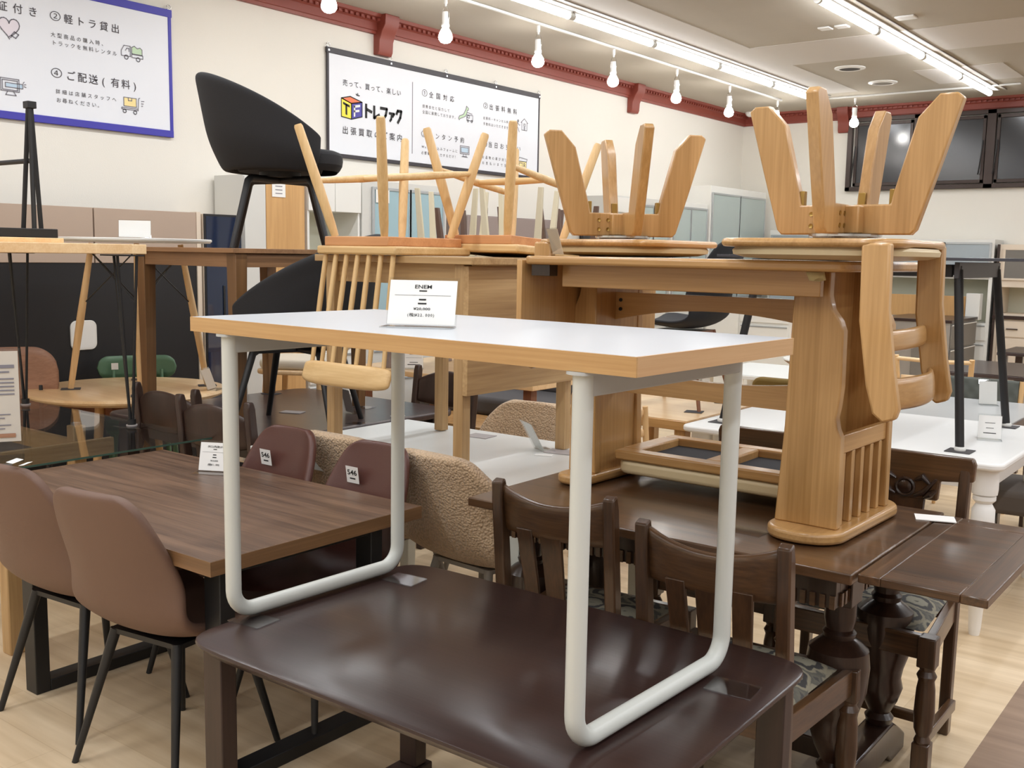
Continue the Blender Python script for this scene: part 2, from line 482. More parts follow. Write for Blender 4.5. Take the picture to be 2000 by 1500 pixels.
# ------------------------------------------------------------------ the room
XL, YB, ZC, XR, YF = -6.2, 13.15, 3.40, 7.0, -5.0
struct(G().bx(XL, -0.68, YF, YB, -0.1, 0.0).build('floor', FLOOR, smooth=False))
struct(G().bx(-0.68, XR, YF, YB, -0.1, 0.0).build('floor_aisle', FLOOR2, smooth=False))
struct(G().bx(XL, XR, YF, YB, ZC, ZC+0.1).build('ceiling', CEIL_DARK, smooth=False))
struct(G().bx(XL-0.1, XL, YF, YB, 0, ZC).build('wall_left', WALL, smooth=False))
struct(G().bx(XL-0.1, XR+0.1, YB, YB+0.1, 0, ZC).build('wall_back', WALL, smooth=False))
struct(G().bx(XR, XR+0.1, YF, YB, 0, ZC).build('wall_right', WALL, smooth=False))
struct(G().bx(XL-0.1, XR+0.1, YF-0.1, YF, 0, ZC).build('wall_front', WALL, smooth=False))
g = G()
for a in ((-4.70, -4.22, -2.0, 11.9), (-4.22, 1.0, 9.0, 10.0), (-3.33, -2.49, 10.92, 11.86), (-4.22, 1.0, 5.0, 6.0)):
    g.bx(a[0], a[1], a[2], a[3], ZC-0.004, ZC+0.01)
struct(g.build('ceiling_band', CEIL_LIGHT, smooth=False))
# cornice with its row of small teeth
prof = [(0, 3.25), (0.03, 3.25), (0.035, 3.27), (0.045, 3.275), (0.045, 3.335), (0.06, 3.345), (0.06, 3.365), (0.085, 3.375), (0.095, 3.40), (0, 3.40)]
g = G().prism([(XL+d, z) for d, z in prof], YF, YB, 'xz')
y = 3.5
while y < YB-0.1:
    g.bx(XL+0.055, XL+0.078, y, y+0.03, 3.345, 3.366); y += 0.06
struct(g.build('trim_1', CROWN, angle=30))
g = G().prism([(YB-d, z) for d, z in prof], XL, XR, 'yz')
x = XL+0.1
while x < -1.0:
    g.bx(x, x+0.03, YB-0.078, YB-0.055, 3.345, 3.366); x += 0.06
struct(g.build('trim_2', CROWN, angle=30))
cor = [(0, 3.09), (0.05, 3.09), (0.065, 3.12), (0.07, 3.2), (0.10, 3.27), (0.135, 3.32), (0.14, 3.40), (0, 3.40)]
for k, yc in enumerate((2.29, 6.25, 10.22)):
    struct(G().prism([(XL+d, z) for d, z in cor], yc-0.08, yc+0.08, 'xz').build('trim_%d' % (3+k), CROWN, bevel=0.004))
struct(G().prism([(YB-d, z) for d, z in cor], -4.88, -4.74, 'yz').build('trim_6', CROWN, bevel=0.004))
for k, (x0, y0, x1, y1) in enumerate(((XL, YF, XL+0.015, YB), (XL, YB-0.015, XR, YB))):
    struct(G().bx(x0, x1, y0, y1, 0, 0.08).build('baseboard_'+('left', 'back')[k], GREYWHITE, smooth=False))

# high window of dark night panes on the back wall
win = bpy.data.objects.new('window_1', None); COL.objects.link(win); struct(win)
x0, z0, z1, pw = -4.72, 2.36, 3.26, 0.83
g = G(); gp = G()
n_p = 5
fy0, fy1 = YB-0.06, YB+0.02
for k in range(n_p+1):
    w = 0.05 if k else 0.03
    g.bx(x0+k*pw-w, x0+k*pw+w, fy0, fy1, z0, z1)
g.bx(x0-0.03, x0+n_p*pw+0.03, fy0, fy1, z0, z0+0.05); g.bx(x0-0.03, x0+n_p*pw+0.03, fy0, fy1, z1-0.05, z1)
g.build('window_frame', WINFRAME, win, bevel=0.004)
for k in range(n_p):
    a, b = x0+k*pw+0.06, x0+(k+1)*pw-0.06
    s = G()
    s.bx(a, a+0.035, fy0+0.015, fy1-0.02, z0+0.06, z1-0.06); s.bx(b-0.035, b, fy0+0.015, fy1-0.02, z0+0.06, z1-0.06)
    s.bx(a, b, fy0+0.015, fy1-0.02, z0+0.06, z0+0.10); s.bx(a, b, fy0+0.015, fy1-0.02, z1-0.10, z1-0.06)
    so = s.build('window_sash', WINFRAME, win, bevel=0.003)
    G().bx(a+0.03, b-0.03, YB-0.03, YB-0.02, z0+0.09, z1-0.09).build('pane', PANE, so, smooth=False)
    for hx in (a+0.02, b-0.02):
        G().tube([(hx, fy0-0.012, z1-0.35), (hx, fy0-0.03, z1-0.45), (hx-0.02, fy0-0.03, z0+0.2), (hx-0.03, fy0-0.012, z0+0.16)], 0.008, 8).build('handle', BLACK, so)

# ceiling tubes: two rows in view, each tube its own lamp, in a white channel
def strip_row(x, starts, y_end, names):
    struct(G().bx(x-0.09, x+0.09, YF+0.5, y_end+0.03, ZC-0.012, ZC-0.001).build('trim_light_channel', WHITE_PAINT, bevel=0.003))
    struct(G().bx(x+0.155, x+0.165, YF+0.5, y_end+0.03, ZC-0.012, ZC-0.001).build('trim_light_channel', GREYBODY, smooth=False))
    for k, y0 in enumerate(starts):
        t = thing('tube_light', names[k], 'ceiling light', (x, y0, ZC-0.012), 0, 'glowing tubes of the ceiling rows')
        G().bx(-0.03, 0.03, 0.01, 1.27, -0.012, 0).build('housing', WHITE_PAINT, t, bevel=0.003)
        G().tube([(0, 0.035, -0.032), (0, 1.245, -0.032)], 0.027, 12).build('tube', TUBE, t)
        for yy in (0.0, 1.245):
            G().tube([(0, yy, -0.032), (0, yy+0.035, -0.032)], 0.031, 12).build('end_cap', GREYWHITE, t)
ordn = ['nearest', 'second', 'third', 'fourth', 'farthest']
strip_row(-4.76, [5.62+1.28*k for k in range(5)], 12.02, ['white ceiling tube, %s of the row beside the hanging bulbs' % w for w in ordn])
strip_row(-2.97, [7.42+1.28*k for k in range(4)], 12.54, ['white ceiling tube, %s of the row that ends above the dark windows' % w for w in ('nearest', 'second', 'third', 'farthest')])
# the same lamp rows go on behind the camera and to the right
def lamp_row(x, y0, y1):
    li = bpy.data.lights.new('lamp_row', 'AREA'); li.shape = 'RECTANGLE'; li.size = 0.07; li.size_y = y1-y0
    li.energy = AREA_W*(y1-y0); li.color = (0.94, 0.97, 1.0)
    o = bpy.data.objects.new('lamp_row', li); COL.objects.link(o); o.location = (x, (y0+y1)/2, ZC-0.03)
AREA_W = 9.8
for x, y0, y1 in ((-4.76, -4.0, 5.5), (-2.97, -4.0, 7.3), (-1.18, -4.0, 12.0), (0.61, -4.0, 12.0), (2.4, -4.0, 12.0), (4.2, -4.0, 12.0)):
    lamp_row(x, y0, y1)

# lighting track with hanging reflector bulbs
def track(name, label, p0, p1):
    t = tag(G().bx(min(p0[0], p1[0])-0.012, max(p0[0], p1[0])+0.012, min(p0[1], p1[1])-0.012, max(p0[1], p1[1])+0.012, ZC-0.022, ZC-0.002).build(name, GREYWHITE, bevel=0.003), label, 'light track')
track('light_track', 'long white light track running beside the left wall cornice', (-5.21, 2.0), (-5.21, 12.05))
track('light_track', 'short white light track across the far end of the ceiling', (-4.7, 12.2), (-2.6, 12.2))
def spot():
    t = thing('spot_bulb', '', 'hanging bulb', (0, 0, 0), 0, 'bulbs hanging from the light tracks')
    G().lathe([(0.014, 0), (0.014, -0.05), (0.008, -0.055), (0.008, -0.07)], n=12).build('adapter', WHITE_PAINT, t)
    g = G(); g.tube([(0.03, 0, -0.16), (0.028, 0, -0.1), (0.012, 0, -0.07), (-0.012, 0, -0.07), (-0.028, 0, -0.1), (-0.03, 0, -0.16)], 0.003, 6)
    g.build('bracket', CHROME, t)
    G().lathe([(0.024, -0.11), (0.026, -0.12), (0.026, -0.19), (0.03, -0.2), (0.03, -0.215), (0.022, -0.225)], n=16).build('socket', WHITE_PAINT, t)
    G().lathe([(0.02, -0.222), (0.03, -0.235), (0.045, -0.26), (0.052, -0.285), (0.05, -0.305), (0.035, -0.325), (0.012, -0.334)], n=20).build('bulb', BULB, t)
    return t
sp = spot()
sp['label'] = 'glowing bulb cut by the upper frame edge above the left cornice'
sp.location = (-5.21, 4.78, ZC-0.03)
for y, w in ((5.93, 'nearest fully seen'), (7.09, 'second'), (8.26, 'third'), (9.46, 'fourth'), (10.66, 'fifth'), (11.95, 'last, behind the upturned chair leg,')):
    dup(sp, 'glowing reflector bulb, %s on the long track' % w, (-5.21, y, ZC-0.03))
dup(sp, 'glowing reflector bulb hanging in front of the dark window corner', (-4.36, 12.2, ZC-0.03))

# small fittings on the ceiling
for x, y, l in ((-3.34, 8.55, 'small square white sensor plate, left one of the pair by the tubes'), (-3.20, 8.55, 'small square white sensor plate, right one of the pair by the tubes')):
    tag(G().bx(x-0.05, x+0.05, y-0.05, y+0.05, ZC-0.015, ZC-0.001).build('sensor_plate', WHITE_PAINT, bevel=0.004), l, 'ceiling sensor')
tag(G().bx(-2.75, -2.6, 8.45, 8.57, ZC-0.015, ZC-0.001).build('sensor_plate', WHITE_PAINT, bevel=0.004), 'small white sensor plate alone on the dark ceiling panel', 'ceiling sensor')
for x, y, l, m in ((-3.8, 10.43, 'round ceiling vent, nearer one with white rim', BLACKPAD), (-3.8, 11.44, 'round ceiling vent, farther one with grey face', GREYBODY)):
    t = thing('ceiling_vent', l, 'ceiling vent', (x, y, ZC-0.002))
    G().lathe([(0.10, 0), (0.15, 0), (0.15, -0.008), (0.11, -0.02), (0.10, -0.012)], n=28).build('rim', WHITE_PAINT, t)
    G().lathe([(0.0, -0.002), (0.10, -0.002), (0.10, -0.014), (0.03, -0.018), (0.0, -0.018)], n=28).build('face', m, t)
tag(G().lathe([(0.06, 0), (0.06, -0.02), (0.045, -0.045), (0.02, -0.06), (0, -0.062)], (-6.0, 12.9, ZC), 18).build('smoke_detector', WHITE_PAINT), 'small white smoke detector in the far ceiling corner', 'smoke detector')

# ------------------------------------------------------------------ banners
MW = Matrix(((0, 0, 1, 0), (1, 0, 0, 0), (0, 1, 0, 0), (0, 0, 0, 1)))
def wallM(x): return Matrix.Translation((x, 0, 0)) @ MW
SHEET = paint('banner_sheet', (232, 236, 244), 0.5, vary=0.01)
BANBLUE = paint('banner_blue', (62, 58, 170), 0.5)
BANBLACK = paint('banner_black', (52, 48, 54), 0.5)
LOGOYEL = paint('logo_yellow', (244, 230, 70), 0.5); LOGOBLUE = paint('logo_blue', (72, 66, 160), 0.5); LOGOOR = paint('logo_orange', (232, 120, 74), 0.5)
PALEGREEN = paint('print_pale_green', (196, 222, 190), 0.6); PALEYEL = paint('print_pale_yellow', (246, 226, 160), 0.6)
PALEBLUE = paint('print_pale_blue', (190, 214, 234), 0.6); PALEPINK = paint('print_pale_lilac', (228, 222, 232), 0.6); PRINTGREY = paint('print_grey', (128, 126, 136), 0.7)
XS = XL+0.02
M1 = wallM(XS+0.0025); M0 = wallM(XS+0.0015)

def banner(name, label, y0, y1, z0, z1, mat, bt, bs, bb):
    t = thing(name, label, 'banner', (0, 0, 0), 0)
    G().bx(XS-0.008, XS, y0, y1, z0, z1).build('sheet', SHEET, t, smooth=False)
    g = G()
    g.bx(XS-0.012, XS+0.006, y0-0.01, y1+0.01, z1-bt, z1); g.bx(XS-0.012, XS+0.006, y0-0.005, y1+0.005, z0, z0+bb)
    g.bx(XS-0.01, XS+0.004, y0-0.005, y0+bs, z0, z1); g.bx(XS-0.01, XS+0.004, y1-bs, y1+0.005, z0, z1)
    g.build('border', mat, t, bevel=0.003)
    return t
b2 = banner('hanging_banner', 'white banner with black border and coloured cube logo on the wall', 5.65, 8.45, 2.235, 3.07, BANBLACK, 0.045, 0.016, 0.03)
for y in (5.66, 6.35, 7.05, 7.75, 8.44):
    g = G(); g.tube([(XS+0.0, y+0.016*math.cos(a), 3.085+0.016*math.sin(a)) for a in [2*PI*i/10 for i in range(11)]], 0.003, 6)
    g.lathe([(0.008, 0), (0.008, 0.004), (0, 0.004)], (0, 0, 0), 10, Matrix.Translation((XS+0.006, y, 3.045)) @ Matrix.Rotation(PI/2, 4, 'Y'))
    g.build('hook', CHROME, b2)
BN = [b2]
def W(body, x0, x1, y0, y1, bold=0.006):
    g = G(); write(g, body, M1, x0, x1, y0, y1, bold)
    g.build('lettering', INK, BN[0], smooth=False)
W('売って、買って、楽しい', 5.81, 6.473, 2.797, 2.845)
W('出張買取のご案内', 5.805, 6.489, 2.424, 2.483)
W('全国対応', 6.825, 7.154, 2.832, 2.882); W('①', 6.733, 6.80, 2.834, 2.892, 0.0)
W('提携会社と協力して', 6.74, 7.095, 2.737, 2.764, 0.0); W('全国に展開しております。', 6.74, 7.195, 2.688, 2.716, 0.0)
W('出張料無料', 7.66, 8.08, 2.828, 2.879); W('②', 7.57, 7.635, 2.83, 2.884, 0.0)
W('出張料・キャンセル料等の', 7.571, 8.026, 2.731, 2.757, 0.0); W('手数料はいただきません。', 7.572, 8.027, 2.678, 2.705, 0.0)
W('カンタン予約', 6.825, 7.30, 2.488, 2.537); W('③', 6.727, 6.793, 2.49, 2.545, 0.0)
W('Web申し込みフォームに', 6.728, 7.208, 2.394, 2.421, 0.0); W('必要事項を入力するだけ！', 6.729, 7.201, 2.342, 2.369, 0.0)
W('当日お支払い', 7.652, 8.15, 2.484, 2.536); W('④', 7.568, 7.633, 2.482, 2.536, 0.0)
W('お品物の運び出しから', 7.562, 8.036, 2.374, 2.402, 0.0); W('お支払いまで当日中', 7.563, 8.038, 2.322, 2.35, 0.0)
G().bx(XS, XS+0.002, 6.612, 6.618, 2.337, 2.934).build('divider_line', PRINTGREY, b2, smooth=False)
# cube logo
lg = bpy.data.objects.new('cube_logo', None); COL.objects.link(lg); lg.parent = b2
A, B, Cc = (5.794, 2.699), (5.903, 2.669), (6.021, 2.692)
D, E, F, T = (5.794, 2.556), (5.903, 2.546), (6.021, 2.577), (5.89, 2.722)
Mx = wallM(XS+0.001)
o = G(); flat(o, [D, E, B, A], Mx); o.build('yellow_face', LOGOYEL, lg, smooth=False)
o = G(); flat(o, [E, F, Cc, B], Mx); o.build('blue_face', LOGOBLUE, lg, smooth=False)
o = G(); flat(o, [A, B, Cc, T], Mx); o.build('orange_face', LOGOOR, lg, smooth=False)
o = G()
for pl in ([A, B, E, D], [B, Cc, F, E], [A, T, Cc, B]): stroke(o, pl, 0.008, M1, True)
stroke(o, [(5.955, 2.748), (5.968, 2.738)], 0.009, M1); stroke(o, [(5.972, 2.756), (5.975, 2.742)], 0.008, M1); stroke(o, [(5.978, 2.738), (5.992, 2.74)], 0.008, M1)
for pl in ([(5.812, 2.672), (5.884, 2.652), (5.884, 2.634), (5.812, 2.654)], [(5.838, 2.66), (5.857, 2.655), (5.857, 2.572), (5.838, 2.577)]): flat(o, pl, M1)
o.build('letter_t', INK2, lg, smooth=False)
o = G()
for pl in ([(5.928, 2.655), (5.944, 2.658), (5.944, 2.572), (5.928, 2.568)], [(5.93, 2.657), (5.998, 2.67), (5.998, 2.652), (5.93, 2.638)], [(5.93, 2.619), (5.99, 2.63), (5.99, 2.613), (5.93, 2.602)]): flat(o, pl, M1)
o.build('letter_f', PAPER, lg, smooth=False)
o = G()
b = 0.024
for pl in ([(6.066, 2.68), (6.066, 2.58)],):
    stroke(o, pl, b, M1)
stroke(o, [(6.075, 2.643), (6.128, 2.628)], b, M1)
stroke(o, [(6.158, 2.676), (6.158, 2.584), (6.215, 2.614)], b, M1)
stroke(o, [(6.232, 2.672), (6.305, 2.672), (6.292, 2.62), (6.262, 2.582)], b, M1)
stroke(o, [(6.335, 2.642), (6.392, 2.642), (6.374, 2.618)], b*0.85, M1); stroke(o, [(6.362, 2.625), (6.356, 2.595), (6.343, 2.58)], b*0.85, M1)
stroke(o, [(6.42, 2.645), (6.434, 2.672), (6.478, 2.672), (6.466, 2.62), (6.436, 2.575)], b, M1)
o.build('brand_lettering', INK2, b2, smooth=False)

def icon(parent, lines, fills, w=0.006):
    ic = bpy.data.objects.new('pictogram', None); COL.objects.link(ic); ic.parent = parent
    if fills:
        for m in dict.fromkeys(m for _, m in fills):
            o = G()
            for pts, mm in fills:
                if mm is m: flat(o, pts, M0)
            o.build('colour_fill', m, ic, smooth=False)
    o = G()
    for pts, cl in lines: stroke(o, pts, w, M1, cl)
    o.build('outline', PRINTGREY, ic, smooth=False)
def circ(x, y, r, n=14): return [(x+r*math.cos(2*PI*i/n), y+r*math.sin(2*PI*i/n)) for i in range(n)]
def rect(x0, x1, y0, y1): return [(x0, y0), (x1, y0), (x1, y1), (x0, y1)]
mp = [(7.22, 2.70), (7.235, 2.725), (7.26, 2.732), (7.29, 2.745), (7.31, 2.775), (7.325, 2.795), (7.33, 2.82), (7.36, 2.80), (7.355, 2.785), (7.34, 2.785), (7.335, 2.755), (7.315, 2.728), (7.275, 2.712), (7.24, 2.70), (7.23, 2.688)]
icon(b2, [(mp, True), (rect(7.335, 7.42, 2.696, 2.745), True), (circ(7.352, 2.692, 0.01), True), (circ(7.405, 2.692, 0.01), True), (rect(7.345, 7.372, 2.718, 2.738), True), ([(7.345, 2.765), (7.41, 2.757)], False)], [(mp, PALEGREEN)])
hs = [(8.165, 2.695), (8.165, 2.765), (8.15, 2.765), (8.205, 2.805), (8.262, 2.765), (8.248, 2.765), (8.248, 2.695)]
icon(b2, [(hs, True), (rect(8.195, 8.22, 2.735, 2.755), True), (rect(8.2, 8.215, 2.695, 2.722), True), (circ(8.105, 2.775, 0.009), True),
          ([(8.1, 2.762), (8.09, 2.725), (8.11, 2.70), (8.125, 2.672)], False), ([(8.09, 2.725), (8.075, 2.70), (8.06, 2.675)], False), ([(8.1, 2.755), (8.125, 2.735), (8.135, 2.74)], False), ([(8.097, 2.755), (8.07, 2.735), (8.065, 2.715)], False)], [])
icon(b2, [(rect(7.247, 7.374, 2.392, 2.462), True), (rect(7.26, 7.361, 2.404, 2.45), True), ([(7.295, 2.392), (7.285, 2.37), (7.335, 2.37), (7.325, 2.392)], False), ([(7.27, 2.366), (7.35, 2.366)], False)], [(rect(7.26, 7.361, 2.404, 2.45), PALEBLUE)])
icon(b2, [(rect(8.12, 8.25, 2.325, 2.395), True), ([(8.12, 2.395), (8.135, 2.432), (8.262, 2.42), (8.25, 2.395)], True), (rect(8.135, 8.185, 2.34, 2.38), True), (circ(8.215, 2.37, 0.01), True), (rect(8.205, 8.226, 2.325, 2.355), True)], [(rect(8.12, 8.25, 2.325, 2.395), PALEYEL)])

b1 = banner('hanging_banner', 'white banner with wide blue border, cut by the left frame edge', 1.55, 4.25, 2.24, 3.075, BANBLUE, 0.05, 0.02, 0.045)
for y in (4.24, 3.3):
    g2 = G(); g2.tube([(XS+0.0, y+0.016*math.cos(a), 3.09+0.016*math.sin(a)) for a in [2*PI*i/10 for i in range(11)]], 0.003, 6)
    g2.build('hook', CHROME, b1)
BN[0] = b1
W('保証付き', 3.00, 3.331, 2.857, 2.911)
W('軽トラ貸出', 3.498, 3.87, 2.856, 2.909); W('②', 3.408, 3.476, 2.858, 2.914, 0.0)
W('大型商品の購入時、', 3.409, 3.773, 2.76, 2.788, 0.0); W('トラックを無料レンタル', 3.414, 3.847, 2.713, 2.741, 0.0)
W('ご配送(有料)', 3.50, 4.01, 2.516, 2.572); W('④', 3.402, 3.472, 2.521, 2.578, 0.0)
W('詳細は店舗スタッフへ', 3.428, 3.834, 2.426, 2.453, 0.0); W('お尋ねください。', 3.43, 3.732, 2.374, 2.402, 0.0)
hp = [(3.155+0.062*math.sin(t)**3, 2.77+0.0042*(13*math.cos(t)-5*math.cos(2*t)-2*math.cos(3*t)-math.cos(4*t))) for t in [2*PI*i/28 for i in range(28)]]
icon(b1, [(hp[:13], False), (hp[15:]+[hp[0]], False), (circ(3.158, 2.79, 0.0), True), ([(3.165, 2.725), (3.185, 2.748), (3.21, 2.735), (3.192, 2.712)], True), ([(3.165, 2.725), (3.152, 2.715)], False)], [(hp, PALEPINK)])
icon(b1, [([(3.88, 2.725), (3.88, 2.755), (3.90, 2.79), (3.945, 2.79), (3.945, 2.725)], True), ([(3.91, 2.76), (3.92, 2.775), (3.935, 2.775), (3.935, 2.755)], False), (rect(3.955, 4.035, 2.722, 2.742), True), ([(3.955, 2.745), (3.955, 2.785), (3.975, 2.795), (3.995, 2.782), (4.015, 2.79), (4.03, 2.78), (4.03, 2.745)], True), (circ(3.915, 2.718, 0.013), True), (circ(4.0, 2.714, 0.013), True)],
     [([(3.955, 2.745), (3.955, 2.785), (3.975, 2.795), (3.995, 2.782), (4.015, 2.79), (4.03, 2.78), (4.03, 2.745)], PALEGREEN)], 0.005)
icon(b1, [(rect(3.888, 3.978, 2.408, 2.463), True), ([(3.92, 2.463), (3.92, 2.445), (3.945, 2.445), (3.945, 2.463)], False), (rect(3.872, 3.99, 2.388, 2.398), True), (circ(3.892, 2.376, 0.011), True), (circ(3.968, 2.374, 0.011), True), ([(3.99, 2.398), (3.996, 2.465), (4.004, 2.47)], False), ([(4.015, 2.45), (4.035, 2.452)], False), ([(4.015, 2.435), (4.03, 2.436)], False), ([(4.015, 2.42), (4.025, 2.421)], False)],
     [(rect(3.888, 3.978, 2.408, 2.463), PALEYEL)], 0.005)
icon(b1, [(rect(3.09, 3.2, 2.402, 2.475), True), (rect(3.1, 3.19, 2.41, 2.465), True), ([(3.13, 2.402), (3.118, 2.38), (3.18, 2.38), (3.165, 2.402)], False), (rect(3.118, 3.222, 2.425, 2.45), True), ([(3.225, 2.458), (3.232, 2.466)], False), ([(3.23, 2.45), (3.242, 2.452)], False), ([(3.23, 2.44), (3.242, 2.436)], False)],
     [(rect(3.118, 3.222, 2.425, 2.45), PALEBLUE)], 0.005)

# ------------------------------------------------------------------ signs and pads
def sign(label, loc, rz, w=0.11, h=0.1, lines=(), tilt=0.25, card=PAPER, foot=0.05):
    """clear acrylic L-stand holding a card; local front is -y"""
    t = thing('price_sign', label, 'price sign', loc, rz)
    k = math.tan(tilt)
    g = G()
    g.hexa([(-w/2, 0, 0.002), (w/2, 0, 0.002), (w/2, 0.003, 0.002), (-w/2, 0.003, 0.002)], [(-w/2, h*k, h), (w/2, h*k, h), (w/2, h*k+0.003, h), (-w/2, h*k+0.003, h)])
    g.bx(-w/2, w/2, -foot, 0.003, 0, 0.003)
    g.build('stand', ACRYLIC, t, smooth=False)
    R = Matrix.Translation((0, -0.0012, 0.006)) @ Matrix.Rotation(PI/2-tilt, 4, 'X')
    hh = h/math.cos(tilt)
    g = G(); g.add([(-w/2+0.003, 0, 0), (w/2-0.003, 0, 0), (w/2-0.003, hh*0.89, 0), (-w/2+0.003, hh*0.89, 0)], [(0, 1, 2, 3)], R)
    g.build('card', card, t, smooth=False)
    R2 = Matrix.Translation((0, -0.0020, 0.006)) @ Matrix.Rotation(PI/2-tilt, 4, 'X')
    for body, cx, cy, ww, hg, bold in lines:
        g = G()
        if body == '-': stroke(g, [(cx*w-ww*w/2, cy*hh), (cx*w+ww*w/2, cy*hh)], hg*hh, R2)
        else: write(g, body, R2, cx*w-ww*w/2, cx*w+ww*w/2, cy*hh-hg*hh/2, cy*hh+hg*hh/2, bold)
        g.build('lettering', INK2, t, smooth=False)
    return t
def priced(a, b, c, ww=0.24):
    return [(a, 0, .76, ww, .075, .012), ('-', 0, .675, .10, .025, 0), ('-', 0, .585, .8, .006, 0), ('-', 0, .50, .09, .03, 0), ('-', 0, .42, .11, .03, 0), (b, 0, .31, .24, .06, .012), (c, 0, .19, .42, .07, .006)]

def pad(label, x, y, z, w=0.09, d=0.07, rz=0.0, mat=None, group=None, th=0.003):
    m = mat or FILM
    o = G().bx(-w/2, w/2, -d/2, d/2, 0.0005, th).build('protective_pad', m, smooth=False)
    o.location = (x, y, z); o.rotation_euler = (0, 0, rz)
    return tag(o, label, 'protective pad', group)

def sticker(parent, M, number='546', w=0.042):
    g = G(); g.add([(-w/2, -w/2, 0), (w/2, -w/2, 0), (w/2, w/2, 0), (-w/2, w/2, 0)], [(0, 1, 2, 3)], M)
    s = g.build('price_sticker', PAPER, parent, smooth=False, label='white number sticker')
    if number:
        g = G(); write(g, number, M @ Matrix.Translation((0, 0, 0.0008)), -w*0.38, w*0.38, -w*0.02, w*0.3, 0.02)
        stroke(g, [(-w*0.2, -w*0.22), (w*0.2, -w*0.22)], w*0.08, M @ Matrix.Translation((0, 0, 0.0008)))
        g.build('lettering', INK2, s, smooth=False)
    return s

# ------------------------------------------------------------------ white desk on the dark table
WZ = 0.615        # dark table top
DX0, DX1, DY0, DY1, DZ = -2.08, -0.835, 1.425, 2.005, 1.34
cx, cy = -1.448, 1.737
t = thing('white_desk', 'white topped desk with oak edge and white tube loops, on the dark table', 'desk', (cx, cy, WZ), math.radians(-2.1))
hw, hd = 0.6225, 0.294
zt = DZ-WZ
G().bx(-hw+0.004, hw-0.004, -hd+0.004, hd-0.004, zt-0.034, zt).build('tabletop', WHITE_TOP, t, bevel=0.001)
G().bx(-hw, hw, -hd, -hd+0.004, zt-0.034, zt-0.0006).build('oak_edge', EDGE_X, t, smooth=False, label='oak edge band')
G().bx(-hw, hw, hd-0.004, hd, zt-0.034, zt-0.0006).build('oak_edge', EDGE_X, t, smooth=False, label='oak edge band')
G().bx(-hw, -hw+0.004, -hd+0.004, hd-0.004, zt-0.034, zt-0.0006).build('oak_edge', EDGE_Y, t, smooth=False, label='oak edge band')
G().bx(hw-0.004, hw, -hd+0.004, hd-0.004, zt-0.034, zt-0.0006).build('oak_edge', EDGE_Y, t, smooth=False, label='oak edge band')
for sx in (-1, 1):
    x = sx*(hw-0.12)
    r = 0.0185; yl = hd-0.024; R = 0.055; zb = 0.004+r
    pts = [(x, -yl, zt-0.036)]+[(x, yy, zz) for yy, zz in [( -yl+R-R*math.cos(a), zb+R-R*math.sin(a)) for a in [PI/2*i/8 for i in range(9)]]]
    pts += [(x, yl-R+R*math.sin(a), zb+R-R*math.cos(a)) for a in [PI/2*i/8 for i in range(9)]]+[(x, yl, zt-0.036)]
    lo = G().tube(pts, r, 18).build('leg_loop', WHITE_METAL, t)
    G().bx(x-0.018, x+0.018, -yl, yl, zt-0.078, zt-0.036).build('top_rail', RAIL_GREY, lo, bevel=0.003)
    for sy in (-1, 1):
        G().tube([(x, sy*yl, zt-0.040), (x, sy*yl, zt-0.0345)], 0.03, 16).build('mounting_plate', RAIL_GREY, lo)
sign('clear acrylic price sign standing on the white desk', (-1.50, 1.635, DZ), math.radians(28), 0.155, 0.105, priced('ENEM', '¥20,000', '(税込¥22,000)'), 0.3)
for (x, y, w) in ((-1.93, 1.52, 'under the near left corner of the white loop desk'), (-1.87, 1.98, 'under the far left corner of the white loop desk'), (-0.865, 1.90, 'under the far right corner of the white loop desk')):
    pad('clear plastic pad '+w, x, y, WZ, 0.10, 0.075, 0.1, FILM)

# ------------------------------------------------------------------ dark rounded table
t = thing('dark_table', 'dark mahogany table with rounded corners under the white desk', 'table', (-1.375, 1.738, 0), math.radians(0.5))
a, b = 0.602, 0.395
def sup(s):
    pts = []
    n = 96
    for i in range(n):
        q = 2*PI*i/n
        c, si = math.cos(q), math.sin(q)
        e = 0.17
        pts.append((s[0]*math.copysign(abs(c)**e, c), s[1]*math.copysign(abs(si)**e, si)))
    return pts
g = G()
rings = [((a-0.035, b-0.035), WZ-0.034), ((a-0.012, b-0.012), WZ-0.024), ((a, b), WZ-0.008), ((a-0.0015, b-0.0015), WZ-0.002), ((a-0.006, b-0.006), WZ)]
vs = []; fs = []
for s, z in rings: vs += [(p[0], p[1], z) for p in sup(s)]
n = 96
for k in range(len(rings)-1):
    for i in range(n): fs.append((k*n+i, k*n+(i+1) % n, (k+1)*n+(i+1) % n, (k+1)*n+i))
fs.append(tuple(reversed(range(n)))); fs.append(tuple(range((len(rings)-1)*n, len(rings)*n)))
g.add(vs, fs)
g.build('tabletop', MAHOG, t, angle=50)
for sx in (-1, 1):
    x = sx*0.535
    for sy in (-1, 1):
        G().bx(x-0.032, x+0.032, sy*0.33-0.022, sy*0.33+0.022, 0.045, WZ-0.034).build('leg', MAHOG_Z, t, bevel=0.003)
    G().bx(x-0.04, x+0.04, -0.37, 0.37, 0.0, 0.045).build('floor_bar', MAHOG_Z, t, bevel=0.004)
G().bx(-0.47, 0.47, -0.03, 0.03, WZ-0.09, WZ-0.034).build('under_rail', MAHOG, t, bevel=0.003)

